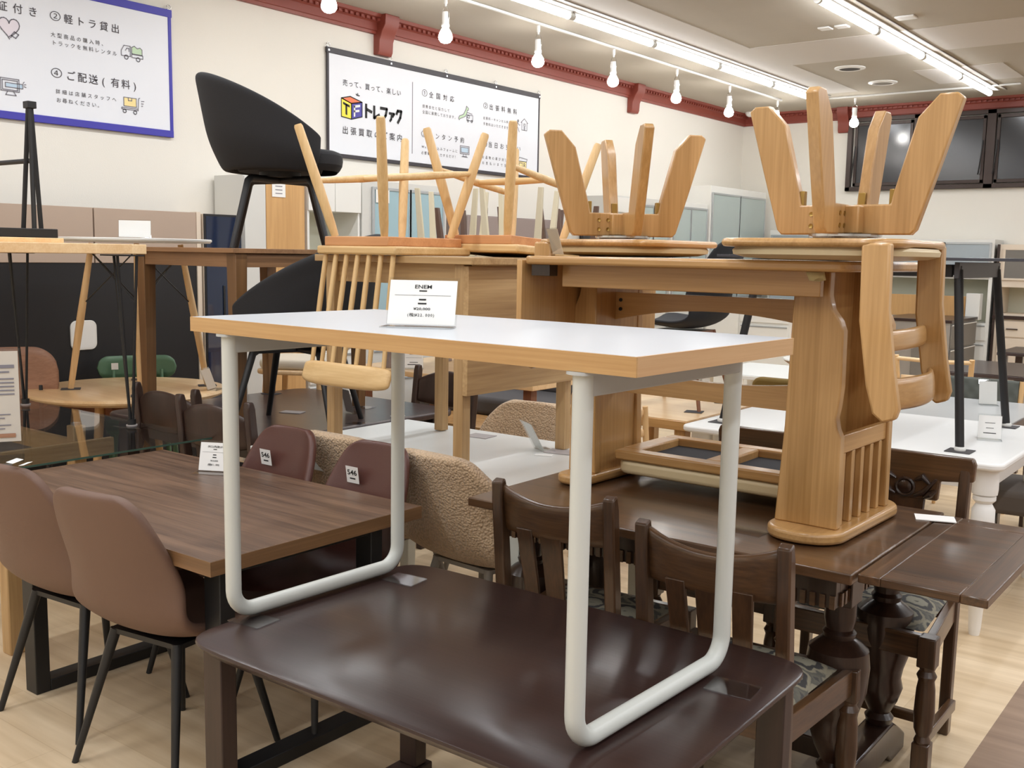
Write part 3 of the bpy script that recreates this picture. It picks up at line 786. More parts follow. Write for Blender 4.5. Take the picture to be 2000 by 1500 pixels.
# ------------------------------------------------------------------ walnut table with black square frames
VX0, VX1, VY0, VY1, VZ = -3.56, -2.165, 1.57, 2.37, 0.70
cx, cy = (VX0+VX1)/2, (VY0+VY1)/2
t = thing('walnut_table', 'walnut topped dining table with black square steel frames', 'table', (cx, cy, 0))
hw, hd = (VX1-VX0)/2, (VY1-VY0)/2
G().bx(-hw+0.002, hw-0.002, -hd+0.002, hd-0.002, VZ-0.04, VZ).build('tabletop', WALNUT_X, t, bevel=0.001)
G().bx(-hw, hw, -hd, -hd+0.002, VZ-0.04, VZ-0.0006).build('edge_band', WALNUT_E, t, smooth=False)
G().bx(-hw, hw, hd-0.002, hd, VZ-0.04, VZ-0.0006).build('edge_band', WALNUT_E, t, smooth=False)
G().bx(hw-0.002, hw, -hd+0.002, hd-0.002, VZ-0.04, VZ-0.0006).build('edge_band', WALNUT_Y, t, smooth=False)
G().bx(-hw, -hw+0.002, -hd+0.002, hd-0.002, VZ-0.04, VZ-0.0006).build('edge_band', WALNUT_Y, t, smooth=False)
for sx in (-1, 1):
    x = hw-0.12 if sx > 0 else -hw+0.27
    fr = G()
    fr.bx(x-0.035, x+0.035, -hd+0.09, -hd+0.14, 0.0, VZ-0.04); fr.bx(x-0.035, x+0.035, hd-0.14, hd-0.09, 0.0, VZ-0.04)
    fr.bx(x-0.035, x+0.035, -hd+0.14, hd-0.14, 0, 0.04); fr.bx(x-0.035, x+0.035, -hd+0.14, hd-0.14, VZ-0.08, VZ-0.04)
    fr.build('leg_frame', BLACK, t, bevel=0.003)
sign('white price sign on the walnut table', (-3.06, 2.24, VZ), math.radians(28), 0.12, 0.11, priced('ダイニング5点セット', '¥10,000', '(税込¥11,000)', 0.5), 0.26)

# ------------------------------------------------------------------ moulded shell chairs
def shell_chair(name, label, cat, mat, legm, loc, rz, hb=0.85, w=0.235, seat=0.45, thick=0.03, group=None, wrap=0.07, legs='cone', rake=0.30, top=0.72, lean=0.10):
    t = thing(name, label, cat, loc, rz, group)
    prof = [(0.235, seat-0.035, 0.78), (0.22, seat-0.005, 0.90), (0.17, seat+0.003, 0.97), (0.07, seat-0.012, 1.0), (-0.04, seat-0.022, 1.0), (-0.12, seat-0.012, 1.0),
            (-0.175, seat+0.02, 1.0), (-0.205, seat+0.07, 1.0), (-0.222, seat+0.15, 0.985), (-0.235, seat+0.22, 0.94), (-0.247, seat+0.29, 0.88), (-0.256, hb-0.06, top*1.08), (-0.262, hb-0.02, top*0.93), (-0.264, hb, top*0.62)]
    n = len(prof)-1
    def fn(u, v):
        k = v*n; i = min(int(k), n-1); f = k-i
        p, q = prof[i], prof[i+1]
        y, z, ww = (p[j]*(1-f)+q[j]*f for j in range(3))
        s = 2*u-1
        x = s*w*ww
        bend = abs(s)**2.4
        upk = min(1, max(0, (z-seat+0.0)/0.15))
        y -= (z-seat)*0.0 if z < seat else (z-seat)*lean
        y += bend*wrap*upk*ww*(1.0-0.6*max(0, (z-seat-0.2)/(hb-seat-0.2)))
        z += bend*0.035*(1-upk)*ww
        if v > 0.93: z -= 0.0
        return (x, y, z)
    G().grid(fn, 15, len(prof)).build('shell', mat, t, solid=thick, subsurf=2)
    if legs == 'cone':
        for sx in (-1, 1):
            for sy in (-1, 1):
                G().tube([(sx*0.125, sy*0.12, seat-0.04), (sx*0.205, sy*0.205-0.01, 0.0)], [0.0165, 0.0095], 12).build('leg', legm, t)
        G().bx(-0.14, 0.14, -0.13, 0.13, seat-0.052, seat-0.037).build('seat_plate', legm, t)
    return t
BL = BLACK
c1 = shell_chair('shell_chair', 'brown suede shell chair, nearest one pushed in on the walnut table', 'chair', LEATHER, BL, (-2.56, 1.74, 0), math.radians(8), 0.855, 0.225, 0.435, 0.035, lean=0.10, group='brown shell chairs round the walnut table')
dup(c1, 'brown suede shell chair cut by the left frame edge at the walnut table', (-3.05, 1.76, 0), math.radians(5))
far = shell_chair('shell_chair', 'dark brown shell chair with 546 sticker, nearer the boucle chair and white tube leg', 'chair', LEATHER2, BL, (-2.47, 2.20, 0), PI, 0.85, 0.205, 0.44, group='brown shell chairs round the walnut table')
sticker(far, Matrix.Translation((0.075, -0.232, 0.735)) @ Matrix.Rotation(PI, 4, 'Z') @ Matrix.Rotation(PI/2+0.14, 4, 'X'), '546', 0.06)
far2 = dup(far, 'dark brown shell chair with 546 sticker, farther one behind the price sign', (-2.93, 2.20, 0))
# stickers on the two near chair backs
for ch, x, l in ((bpy.data.objects['shell_chair.001'], 0.08, 'a'),):
    sticker(ch, Matrix.Translation((x, -0.303, 0.8745)) @ Matrix.Rotation(0.2, 4, 'X'), '', 0.035)
    sticker(ch, Matrix.Translation((x+0.05, -0.301, 0.872)) @ Matrix.Rotation(0.2, 4, 'X') @ Matrix.Rotation(-0.2, 4, 'Y'), '', 0.03)

# ------------------------------------------------------------------ white dining table with boucle chairs
TZ = 0.72
X0, X1, Y0, Y1 = -3.29, -1.93, 2.585, 3.50
t = thing('white_dining_table', 'plain white dining table carrying the oak desk', 'table', ((X0+X1)/2, (Y0+Y1)/2, 0))
hw, hd = (X1-X0)/2, (Y1-Y0)/2
G().bx(-hw, hw, -hd, hd, TZ-0.045, TZ).build('tabletop', WHITE_TABLE, t, bevel=0.003)
for sx in (-1, 1):
    for sy in (-1, 1):
        G().hexa([(sx*(hw-0.06)-0.025, sy*(hd-0.06)-0.025, 0), (sx*(hw-0.06)+0.025, sy*(hd-0.06)-0.025, 0), (sx*(hw-0.06)+0.025, sy*(hd-0.06)+0.025, 0), (sx*(hw-0.06)-0.025, sy*(hd-0.06)+0.025, 0)],
                 [(sx*(hw-0.06)-0.032, sy*(hd-0.06)-0.032, TZ-0.045), (sx*(hw-0.06)+0.032, sy*(hd-0.06)-0.032, TZ-0.045), (sx*(hw-0.06)+0.032, sy*(hd-0.06)+0.032, TZ-0.045), (sx*(hw-0.06)-0.032, sy*(hd-0.06)+0.032, TZ-0.045)]).build('leg', WHITE_METAL, t, bevel=0.003)
bg = 'boucle chairs round the white table'
bo = shell_chair('boucle_chair', 'beige boucle shell chair behind the white tube leg, back towards us', 'chair', BOUCLE, GREYBODY, (-2.27, 2.83, 0), math.radians(-4), 0.83, 0.26, 0.45, 0.055, bg, 0.10, lean=0.06)
dup(bo, 'beige boucle shell chair seen between the two dark brown 546 chairs', (-2.80, 2.86, 0), 0)
dup(bo, 'beige boucle chair facing us across the white table', (-2.72, 3.50, 0), PI+0.1)
sign('blank backed white card sign on the white dining table', (-2.38, 3.30, TZ), math.radians(150), 0.10, 0.12, (), 0.5)
pad('small white price slip lying by the card sign on the white table', -2.30, 3.22, TZ, 0.07, 0.03, 0.4, PAPER)
pad('grey felt pad at the far desk leg on the white table', -2.29, 3.32, TZ, 0.11, 0.09, 0.2, GREYPAD)
pad('grey felt pad at the near desk leg on the white table', -2.31, 2.74, TZ, 0.12, 0.09, 0.1, GREYPAD)
pad('grey felt pad on the back edge of the white table', -2.75, 3.38, TZ, 0.11, 0.09, 0.1, GREYPAD)

# ------------------------------------------------------------------ oak desk stacked on the white table
OX0, OX1, OY0, OY1, OZ = -3.03, -2.245, 2.70, 3.42, 1.485
t = thing('oak_desk', 'pale oak desk with a deep side box, standing on the white table', 'desk', (0, 0, TZ))
dz = -TZ
G().bx(OX0, OX1, OY0, OY1, OZ-0.025+dz, OZ+dz).build('desktop', OAK_X, t, bevel=0.002)
G().bx(OX0+0.06, OX1-0.1, OY0+0.045, OY0+0.065, OZ-0.10+dz, OZ-0.025+dz).build('apron', OAK_X, t, bevel=0.001)
G().bx(OX0+0.06, OX1-0.1, OY1-0.065, OY1-0.045, OZ-0.10+dz, OZ-0.025+dz).build('apron', OAK_X, t, bevel=0.001)
G().bx(OX0+0.04, OX0+0.06, OY0+0.065, OY1-0.065, OZ-0.10+dz, OZ-0.025+dz).build('apron', OAK_Y, t, bevel=0.001)
for x in (OX0+0.06, OX1-0.075):
    for y in (OY0+0.045, OY1-0.045):
        G().bx(x-0.022, x+0.022, y-0.022, y+0.022, 0.003, OZ-0.025+dz).build('leg', OAK_Z, t, bevel=0.003)
G().bx(OX1-0.053, OX1-0.03, OY0+0.02, OY1-0.02, 1.005+dz, OZ-0.03+dz).build('side_panel', OAK_Y, t, bevel=0.001)

# ------------------------------------------------------------------ spindle back chairs upside down on the oak desk
def spindle_chair(label, loc, rz):
    t = thing('spindle_chair', label, 'chair', loc, rz, 'upturned spindle back chairs', ry=PI)
    s = 0.47                                    # seat face
    G().bx(-0.205, 0.205, -0.205, 0.215, s-0.032, s).build('seat', ASH_X, t, bevel=0.008)
    G().bx(-0.165, 0.165, -0.20, 0.205, s-0.066, s-0.032).build('seat_frame', PINE_X, t, bevel=0.003, label='reddish frame under the seat')
    def foot(sx, sy): return Vector((sx*0.212, sy*0.285, 0.0))
    def head(sx, sy): return Vector((sx*0.128, sy*0.18, s-0.066))
    for sx in (-1, 1):
        for sy in (-1, 1):
            a, b = head(sx, sy), foot(sx, sy)
            G().tube([a, a.lerp(b, 0.12), a.lerp(b, 0.5), b.lerp(a, 0.02), b], [0.0135, 0.017, 0.0195, 0.0165, 0.013], 12).build('leg', ASH_Z, t)
    mids = []
    for sx in (-1, 1):
        p, q = head(sx, -1).lerp(foot(sx, -1), 0.50), head(sx, 1).lerp(foot(sx, 1), 0.62)
        m = p.lerp(q, 0.5); mids.append(m)
        G().tube([p, p.lerp(q, 0.15), m, q.lerp(p, 0.15), q], [0.009, 0.012, 0.0155, 0.012, 0.009], 10).build('side_stretcher', ASH_X, t)
    G().tube([mids[0], mids[0].lerp(mids[1], 0.5), mids[1]], [0.010, 0.0155, 0.010], 10).build('cross_stretcher', ASH_X, t)
    # back: spindles fan out to a bent top rail
    def rail(u):
        x = (u-0.5)*0.46
        return Vector((x, -0.265+0.5*x*x, 0.915))
    for i in range(7):
        u = i/6
        a = Vector(((u-0.5)*0.35, -0.185+0.12*((u-0.5)*0.35)**2, s-0.01))
        b = rail(0.09+u*0.82)+Vector((0, 0, -0.02))
        G().tube([a, a.lerp(b, 0.4), b], [0.0095, 0.0105, 0.008], 10).build('spindle', ASH_Z, t)
    def fr(u, v):
        p = rail(u); ed = 0.012*(1 if v > 0.5 else -1)*(abs(2*u-1)**6)
        return (p.x, p.y-0.02*v, 0.865+0.09*v-ed)
    G().grid(fr, 17, 4).build('top_rail', ASH_X, t, solid=0.022, subsurf=1)
    return t
s1 = spindle_chair('upturned ash spindle chair whose back hangs over the oak desk front', (-2.77, 2.865, OZ+0.472), 0)
dup(s1, 'upturned ash spindle chair at the back of the oak desk, near the card sign', (-2.54, 3.31, OZ+0.477), PI, rx=math.radians(-3))

# ------------------------------------------------------------------ old dark draw-leaf table
OT = 0.75
t = thing('draw_leaf_table', 'old dark oak draw-leaf table with bulbous legs under the honey table', 'table', (-1.4, 2.8, 0))
G().bx(-0.60, 0.60, -0.40, 0.40, OT-0.028, OT).build('tabletop', OLDOAK_X, t, bevel=0.004)
g = G()
g.bx(0.606, 0.69, -0.375, 0.375, OT-0.024, OT-0.002); g.bx(0.80, 0.90, -0.375, 0.375, OT-0.024, OT-0.002)
lf = G().bx(0.606, 0.66, -0.375, 0.375, OT-0.024, OT-0.002).build('draw_leaf', OLDOAK_Y, t, bevel=0.003)
G().bx(0.66, 0.84, -0.30, 0.30, OT-0.024, OT-0.0025).build('leaf_panel', OLDOAK_X, lf, bevel=0.001)
G().bx(0.84, 0.90, -0.375, 0.375, OT-0.024, OT-0.002).build('leaf_border', OLDOAK_Y, lf, bevel=0.003)
for sy in (-1, 1):
    G().bx(0.66, 0.84, min(sy*0.30, sy*0.375), max(sy*0.30, sy*0.375), OT-0.024, OT-0.002).build('leaf_border', OLDOAK_X, lf, bevel=0.003)
g = G()
g.bx(-0.56, 0.53, -0.30, -0.27, OT-0.13, OT-0.028); g.bx(-0.56, 0.53, 0.27, 0.30, OT-0.13, OT-0.028)
g.bx(-0.56, -0.53, -0.27, 0.27, OT-0.13, OT-0.028); g.bx(0.50, 0.53, -0.27, 0.27, OT-0.13, OT-0.028)
ap = g.build('apron', OLDOAK_D, t, bevel=0.002)
g = G()
k = -0.27
while k < 0.27:
    g.bx(0.53, 0.536, k, k+0.014, OT-0.13, OT-0.095); k += 0.026
g.build('fluting', OLDOAK_X, ap, smooth=False)
g = G()
k = -0.55
while k < 0.52:
    g.bx(k, k+0.014, -0.306, -0.30, OT-0.13, OT-0.095); k += 0.026
g.build('fluting', OLDOAK_X, ap, smooth=False)
bulb = [(0.0, 0.12), (0.035, 0.12), (0.042, 0.145), (0.03, 0.16), (0.05, 0.2), (0.062, 0.24), (0.055, 0.27), (0.06, 0.30), (0.078, 0.36), (0.083, 0.43), (0.078, 0.475), (0.055, 0.495), (0.04, 0.505), (0.044, 0.52), (0.036, 0.53), (0.042, 0.56), (0.04, 0.62), (0.0, 0.62)]
for sx in (-0.52, 0.50):
    for sy in (-0.17, 0.22):
        lg = G().lathe(bulb, (sx, sy, 0), 24).build('leg', OLDOAK_D, t, angle=35)
        G().bx(sx-0.042, sx+0.042, sy-0.042, sy+0.042, 0.60, OT-0.03).build('leg_block', OLDOAK_D, lg, bevel=0.003)
    G().prism([(-0.33, 0.0), (-0.20, 0.0), (-0.16, 0.03), (0.20, 0.03), (0.24, 0.0), (0.36, 0.0), (0.36, 0.05), (0.30, 0.09), (0.24, 0.125), (-0.20, 0.125), (-0.27, 0.09), (-0.33, 0.05)], sx-0.04, sx+0.04, 'yz').build('sledge_foot', OLDOAK_D, t, bevel=0.006)
G().bx(-0.5, 0.48, 0.0, 0.05, 0.06, 0.12).build('stretcher', OLDOAK_D, t, bevel=0.004)

# ------------------------------------------------------------------ old dark oak chairs
def old_chair(label, loc, rz, carved=False, h=0.885, group='old dark oak chairs round the draw-leaf table'):
    t = thing('old_oak_chair', label, 'chair', loc, rz, group)
    for sx in (-1, 1):
        # rear post runs from the floor up past the seat and rakes back
        G().prism([(-0.205, 0.0), (-0.165, 0.0), (-0.172, 0.43), (-0.215, h-0.04), (-0.228, h), (-0.252, h-0.01), (-0.25, h-0.06), (-0.212, 0.43)], sx*0.178-0.017, sx*0.178+0.017, 'yz').build('rear_leg', OLDOAK_Z, t, bevel=0.005)
        fl = G().lathe([(0, 0.12), (0.02, 0.12), (0.024, 0.135), (0.018, 0.15), (0.026, 0.17), (0.029, 0.22), (0.026, 0.29), (0.022, 0.315), (0.028, 0.33), (0.02, 0.345), (0.026, 0.36), (0, 0.36)], (sx*0.215, 0.205, 0), 16).build('front_leg', OLDOAK_Z, t, angle=35)
        G().bx(sx*0.215-0.025, sx*0.215+0.025, 0.18, 0.23, 0.355, 0.445).build('leg_block', OLDOAK_Z, fl, bevel=0.004)
        G().bx(sx*0.215-0.024, sx*0.215+0.024, 0.181, 0.229, 0.0, 0.13).build('leg_block', OLDOAK_Z, fl, bevel=0.004)
        G().hexa([(sx*0.178-0.012, -0.17, 0.375), (sx*0.178+0.012, -0.17, 0.375), (sx*0.215+0.012, 0.19, 0.375), (sx*0.215-0.012, 0.19, 0.375)],
                 [(sx*0.178-0.012, -0.17, 0.445), (sx*0.178+0.012, -0.17, 0.445), (sx*0.215+0.012, 0.19, 0.445), (sx*0.215-0.012, 0.19, 0.445)]).build('seat_rail', OLDOAK_Y, t, bevel=0.003)
        G().bx(sx*0.20-0.012, sx*0.20+0.012, -0.17, 0.19, 0.09, 0.125).build('stretcher', OLDOAK_Y, t, bevel=0.003)
    G().bx(-0.20, 0.20, 0.19, 0.218, 0.375, 0.445).build('seat_rail', OLDOAK_X, t, bevel=0.003)
    G().bx(-0.18, 0.18, -0.20, -0.175, 0.375, 0.445).build('seat_rail', OLDOAK_X, t, bevel=0.003)
    G().bx(-0.19, 0.19, -0.02, 0.005, 0.09, 0.12).build('stretcher', OLDOAK_X, t, bevel=0.003)
    def pf(u, v):
        x = (u-0.5)*(0.335+0.05*v); y = -0.165+0.345*v
        e = (1-abs(2*u-1)**6)*(1-abs(2*v-1)**6)
        return (x, y, 0.444+0.032*e)
    G().grid(pf, 17, 15).build('seat_pad', DAMASK, t, subsurf=1)
    # back: dished crest rail and splats
    if not carved:
        def cf(u, v):
            x = (u-0.5)*0.375; c = 0.035*(1-(2*u-1)**2)
            hi = h-0.005-0.042*(1-(2*u-1)**2); lo = h-0.155
            z = lo+(hi-lo)*v
            return (x, -0.20-c-0.05*(z-0.6)/0.3+0.018, z)
        G().grid(cf, 17, 5).build('crest_rail', OLDOAK_X, t, solid=0.022, subsurf=1)
        for x in (-0.085, 0.0, 0.085):
            w = 0.026 if x else 0.034
            G().hexa([(x*0.85-w*0.8, -0.187, 0.42), (x*0.85+w*0.8, -0.187, 0.42), (x*0.85+w*0.8, -0.175, 0.42), (x*0.85-w*0.8, -0.175, 0.42)],
                     [(x-w, -0.25, h-0.13), (x+w, -0.25, h-0.13), (x+w, -0.238, h-0.13), (x-w, -0.238, h-0.13)]).build('splat', OLDOAK_Z, t, bevel=0.003)
    else:
        G().prism([(-0.20, h), (0.20, h), (0.208, h-0.02), (0.205, h-0.075), (0.105, h-0.085), (0.10, h-0.15), (-0.10, h-0.15), (-0.105, h-0.085), (-0.205, h-0.075), (-0.208, h-0.02)], -0.243, -0.215, 'xz').build('crest_rail', OLDOAK_X, t, bevel=0.006)
        g = G()
        g.lathe([(0.022, 0), (0.022, 0.008), (0.012, 0.012), (0, 0.012)], (0, 0, 0), 14, Matrix.Translation((0, -0.215, h-0.115)) @ Matrix.Rotation(-PI/2, 4, 'X'))
        g.tube([(0.028*math.cos(a), -0.212, h-0.115+0.028*math.sin(a)) for a in [2*PI*i/14 for i in range(15)]], 0.006, 6)
        for sx in (-1, 1):
            g.tube([(sx*0.03, -0.212, h-0.09), (sx*0.055, -0.208, h-0.075), (sx*0.08, -0.212, h-0.10)], [0.005, 0.012, 0.004], 8)
            g.tube([(sx*0.03, -0.212, h-0.14), (sx*0.06, -0.208, h-0.125), (sx*0.095, -0.212, h-0.08)], [0.005, 0.010, 0.004], 8)
            g.tube([(sx*0.06, -0.212, h-0.145), (sx*0.08, -0.209, h-0.13), (sx*0.097, -0.212, h-0.115)], [0.005, 0.012, 0.005], 8)
        g.build('carving', OLDOAK_D, t)
        G().hexa([(-0.05, -0.187, 0.42), (0.05, -0.187, 0.42), (0.05, -0.175, 0.42), (-0.05, -0.175, 0.42)],
                 [(-0.062, -0.236, h-0.145), (0.062, -0.236, h-0.145), (0.062, -0.222, h-0.145), (-0.062, -0.222, h-0.145)]).build('splat', OLDOAK_Z, t, bevel=0.003)
    return t
oc = old_chair('old dark oak chair with slat back, nearest one below the right tube loop', (-1.055, 2.375, 0), math.radians(3), h=0.87)
dup(oc, 'old dark oak chair with slat back behind the middle white leg', (-1.60, 2.50, 0), math.radians(4))
kc = old_chair('old dark oak chair with carved crest on the far side by the aisle', (-0.97, 3.16, 0), PI, True, 0.89)
dup(kc, 'old dark oak chair with carved crest, seen between white leg and honey pedestal', (-1.46, 3.22, 0), PI)

# ------------------------------------------------------------------ honey wood dining table stacked on the old table
HT = 1.495
t = thing('honey_table', 'honey wood dining table with two slatted pedestals, on the old dark table', 'table', (-1.37, 2.84, OT), math.radians(-2))
zt = HT-OT
tp = G()
tp.prism(rrect(-0.52, 0.505, -0.345, 0.40, 0.05), zt-0.026, zt)
tp.build('tabletop', HONEY_X, t, bevel=0.008, seg=3)
G().bx(-0.542, -0.522, -0.33, 0.45, zt-0.30, zt-0.012).build('hanging_leaf', HONEY_Z, t, bevel=0.002)
G().bx(-0.50, -0.43, -0.31, -0.27, zt-0.06, zt-0.026).build('leaf_bracket', OLDOAK_D, t, bevel=0.001)
for sy, yy in ((-1, -0.26), (1, 0.24)):
    G().bx(-0.42, 0.40, yy, yy+0.022, zt-0.092, zt-0.026).build('apron', HONEY_X, t, bevel=0.002)
def ped(sx):
    # the left pedestal is slimmer and set a little farther back
    c, k, ya, yb, f0, f1 = (0.36, 1.0, -0.17, 0.19, -0.27, 0.30) if sx > 0 else (-0.48, 0.62, -0.03, 0.22, -0.13, 0.36)
    foot = bpy.data.objects.new('pedestal', None); COL.objects.link(foot); foot.parent = t
    pts = rrect(-0.10*k, 0.10*k, f0, f1, 0.09*k, 8)
    if sx > 0: pts = [(x+0.02*math.cos(y*5.0) if x > 0.05 else x, y) for x, y in pts]
    G().prism([(sx*x+c, y) for x, y in pts], 0.004, 0.036).build('foot_slab', HONEY_Y, foot, bevel=0.010, seg=3)
    out = [(0.035, zt-0.026), (0.035, zt-0.09), (0.045, zt-0.125), (0.068, zt-0.155), (0.078, zt-0.18), (0.08, 0.42), (0.076, 0.37), (0.070, 0.335), (0.076, 0.305), (0.086, 0.285), (0.088, 0.036)]
    inn = [(-0.088, 0.036), (-0.072, 0.30), (-0.062, zt-0.026)]
    for y in (ya, yb):
        G().prism([(c+sx*x*k, z) for x, z in out+inn], y-0.016, y+0.016, 'xz').build('side_board', HONEY_Z, foot, bevel=0.004)
    def bb(a, b_, y0, y1, z0, z1, nm, m, bv=0.0):
        G().bx(min(c+sx*a*k, c+sx*b_*k), max(c+sx*a*k, c+sx*b_*k), y0, y1, z0, z1).build(nm, m, foot, bevel=bv, smooth=bool(bv))
    bb(-0.062, -0.04, ya+0.015, yb-0.015, 0.036, zt-0.03, 'inner_panel', HONEY_Z)
    bb(0.058, 0.078, ya+0.015, yb-0.015, 0.235, 0.285, 'slat_rail', HONEY_Y, 0.003)
    for q in range(5):
        y = ya+0.045+q*(yb-ya-0.09)/4
        bb(0.058, 0.076, y-0.011, y+0.011, 0.036, 0.235, 'slat', HONEY_Z, 0.002)
    return c-sx*0.062*k
ca, cb = ped(-1), ped(1)
# upper arched board and lower dished stretcher
n = 16; x0, x1 = ca, cb
top = [(x0+(x1-x0)*i/n, zt-0.115) for i in range(n+1)]
bot = [(x0+(x1-x0)*i/n, zt-0.205+0.042*(1-(2*i/n-1)**2)) for i in range(n+1)]
G().prism(top+bot[::-1], 0.07, 0.094, 'xz').build('arched_board', HONEY_X, t, angle=50)
top = [(x0+(x1-x0)*i/n, 0.395-0.035*(1-(2*i/n-1)**2)) for i in range(n+1)]
bot = [(x0+(x1-x0)*i/n, 0.30) for i in range(n+1)]
G().prism(top+bot[::-1], 0.07, 0.094, 'xz').build('lower_stretcher', HONEY_X, t, angle=50)
g = G()
for z in (zt-0.14, zt-0.17):
    g.lathe([(0.006, 0), (0.006, 0.004), (0, 0.004)], (0, 0, 0), 10, Matrix.Translation((x0+0.02, 0.07, z)) @ Matrix.Rotation(PI/2, 4, 'X'))
g.build('bolt_head', BLACK, t)
g = G().bx(-0.02, 0.02, -0.3475, -0.3465, zt-0.05, zt-0.02)
tp2 = G(); tp2.add([(0.36, -0.262, zt-0.028), (0.41, -0.262, zt-0.028), (0.415, -0.263, zt-0.048), (0.40, -0.266, zt-0.052), (0.372, -0.266, zt-0.05)], [(0, 1, 2, 3, 4)])
tp2.build('masking_tape', paint('yellowed_tape', (214, 200, 150), 0.7), t, solid=0.0006)
G().bx(0.16, 0.27, -0.27, -0.2, 0.0004, 0.003).build('slide_pad', FILM, t, smooth=False)

# bench seat lying upside down between the pedestals
t = thing('bench_seat', 'upturned bench seat with beige cushion, lying between the honey pedestals', 'bench', (-1.43, 3.06, 0.787))
hw, hd = 0.33, 0.19
G().prism(rrect(-hw, hw, -hd, hd, 0.05), 0.0, 0.046).build('cushion', BEIGE, t, bevel=0.014, seg=4)
g = G()
g.bx(-hw, hw, -hd-0.005, -hd+0.055, 0.046, 0.078); g.bx(-hw, hw, hd-0.05, hd+0.005, 0.046, 0.078)
g.bx(-hw-0.005, -hw+0.06, -hd+0.055, hd-0.05, 0.046, 0.078); g.bx(hw-0.06, hw+0.005, -hd+0.055, hd-0.05, 0.046, 0.078)
g.bx(-0.03, 0.03, -hd+0.055, hd-0.05, 0.046, 0.078)
g.build('frame', HONEY_X, t, bevel=0.006)
G().bx(-hw+0.06, hw-0.06, -hd+0.055, hd-0.05, 0.046, 0.052).build('webbing', DARKFAB, t, smooth=False)

# ------------------------------------------------------------------ honey swivel chairs upside down on the table
def swivel_chair(label, loc, rz, turn):
    t = thing('swivel_chair', label, 'chair', loc, rz, 'upturned honey swivel chairs on the honey table', ry=PI)
    def pad_(s, hi=False):
        return [(x*s, y*s) for x, y in rrect(-0.225, 0.225, -0.235, 0.20, 0.10, 8)]
    G().prism([(x, y) for x, y in rrect(-0.235, 0.235, -0.205, 0.26, 0.085, 8)], 0.360, 0.381).build('seat_board', HONEY_X, t, bevel=0.010, seg=3)
    def cu(u, v):
        q = 2*PI*u; c, s = math.cos(q), math.sin(q); e = 0.5
        r = [1.0, 1.03, 1.02, 0.9, 0.55, 0.02][min(5, int(round(v*5)))]
        z = [0.381, 0.389, 0.400, 0.408, 0.413, 0.414][min(5, int(round(v*5)))]
        return (0.215*r*math.copysign(abs(c)**e, c), 0.02+0.225*r*math.copysign(abs(s)**e, s), z)
    G().grid(cu, 40, 6, True).build('cushion', BEIGE, t)
    R = Matrix.Rotation(turn, 4, 'Z')
    legs = [(0.205, 0.0), (0.278, 0.0)]
    prof = [(0.02, 0.347), (0.02, 0.272), (0.115, 0.272), (0.12, 0.245), (0.168, 0.065), (0.215, 0.013), (0.255, 0.013), (0.27, 0.025), (0.225, 0.18), (0.178, 0.335), (0.166, 0.347)]
    for k in range(4):
        M = R @ Matrix.Rotation(k*PI/2, 4, 'Z')
        lg = G().prism(prof, -0.0155, 0.0155, 'xz', M).build('leg', HONEY_Z, t, bevel=0.004)
        g = G()
        for x in (0.055, 0.085):
            for z in (0.295, 0.325):
                g.lathe([(0.006, 0), (0.006, 0.002), (0.003, 0.0005), (0, 0.0005)], (0, 0, 0), 10, M @ Matrix.Translation((x, -0.0155, z)) @ Matrix.Rotation(PI/2, 4, 'X'))
        g.build('screw', BRASS, lg)
        G().bx(0.109, 0.121, -0.009, 0.009, 0.235, 0.272, M).build('corner_plate', BRASS, lg, bevel=0.001)
    G().bx(-0.05, 0.05, -0.05, 0.05, 0.275, 0.345, R).build('hub', HONEY_Z, t, bevel=0.004)
    G().lathe([(0.0, 0.346), (0.09, 0.346), (0.09, 0.352), (0.08, 0.355), (0.085, 0.36), (0, 0.36)], n=24).build('swivel_plate', CHROME, t)
    for sx in (-1, 1):
        x = sx*0.218
        pr = [(-0.235, 0.37), (-0.168, 0.37), (-0.172, 0.55), (-0.196, 0.70), (-0.215, 0.765), (-0.24, 0.785), (-0.268, 0.775), (-0.275, 0.75), (-0.258, 0.66), (-0.238, 0.52)]
        G().prism([(y+0.045, z) for y, z in pr], x-0.015, x+0.015, 'yz').build('back_post', HONEY_Z, t, bevel=0.006)
    def rail(z0, z1, yb, bow):
        def f(u, v):
            x = (u-0.5)*0.42; z = z0+(z1-z0)*v
            return (x, yb-bow*(1-(2*u-1)**2)-0.10*(z-z0), z)
        G().grid(f, 13, 3).build('back_rail', HONEY_X, t, solid=0.018, subsurf=1)
    rail(0.575, 0.63, -0.15, 0.02)
    rail(0.685, 0.765, -0.17, 0.045)
    return t
swivel_chair('upturned honey swivel chair with its back hanging over the right table end', (-0.945, 2.625, HT+0.4145), PI/2, 0.0)
swivel_chair('upturned honey swivel chair at the left end of the honey table', (-1.80, 2.94, HT+0.4145), -PI/2, math.radians(43))
sign('blank backed card sign at the left end of the honey table', (-1.82, 2.60, HT), math.radians(150), 0.085, 0.085, (), 0.3, CREAM)
pad('white paper slips lying on the old table beside the pedestal foot', -0.80, 3.10, OT, 0.11, 0.07, 0.35, PAPER)

# ------------------------------------------------------------------ left middle: stacked tables
def round_legs(t, pts, mat, name='leg', n=12):
    for p in pts: G().tube(p[0], p[1], n).build(name, mat, t)

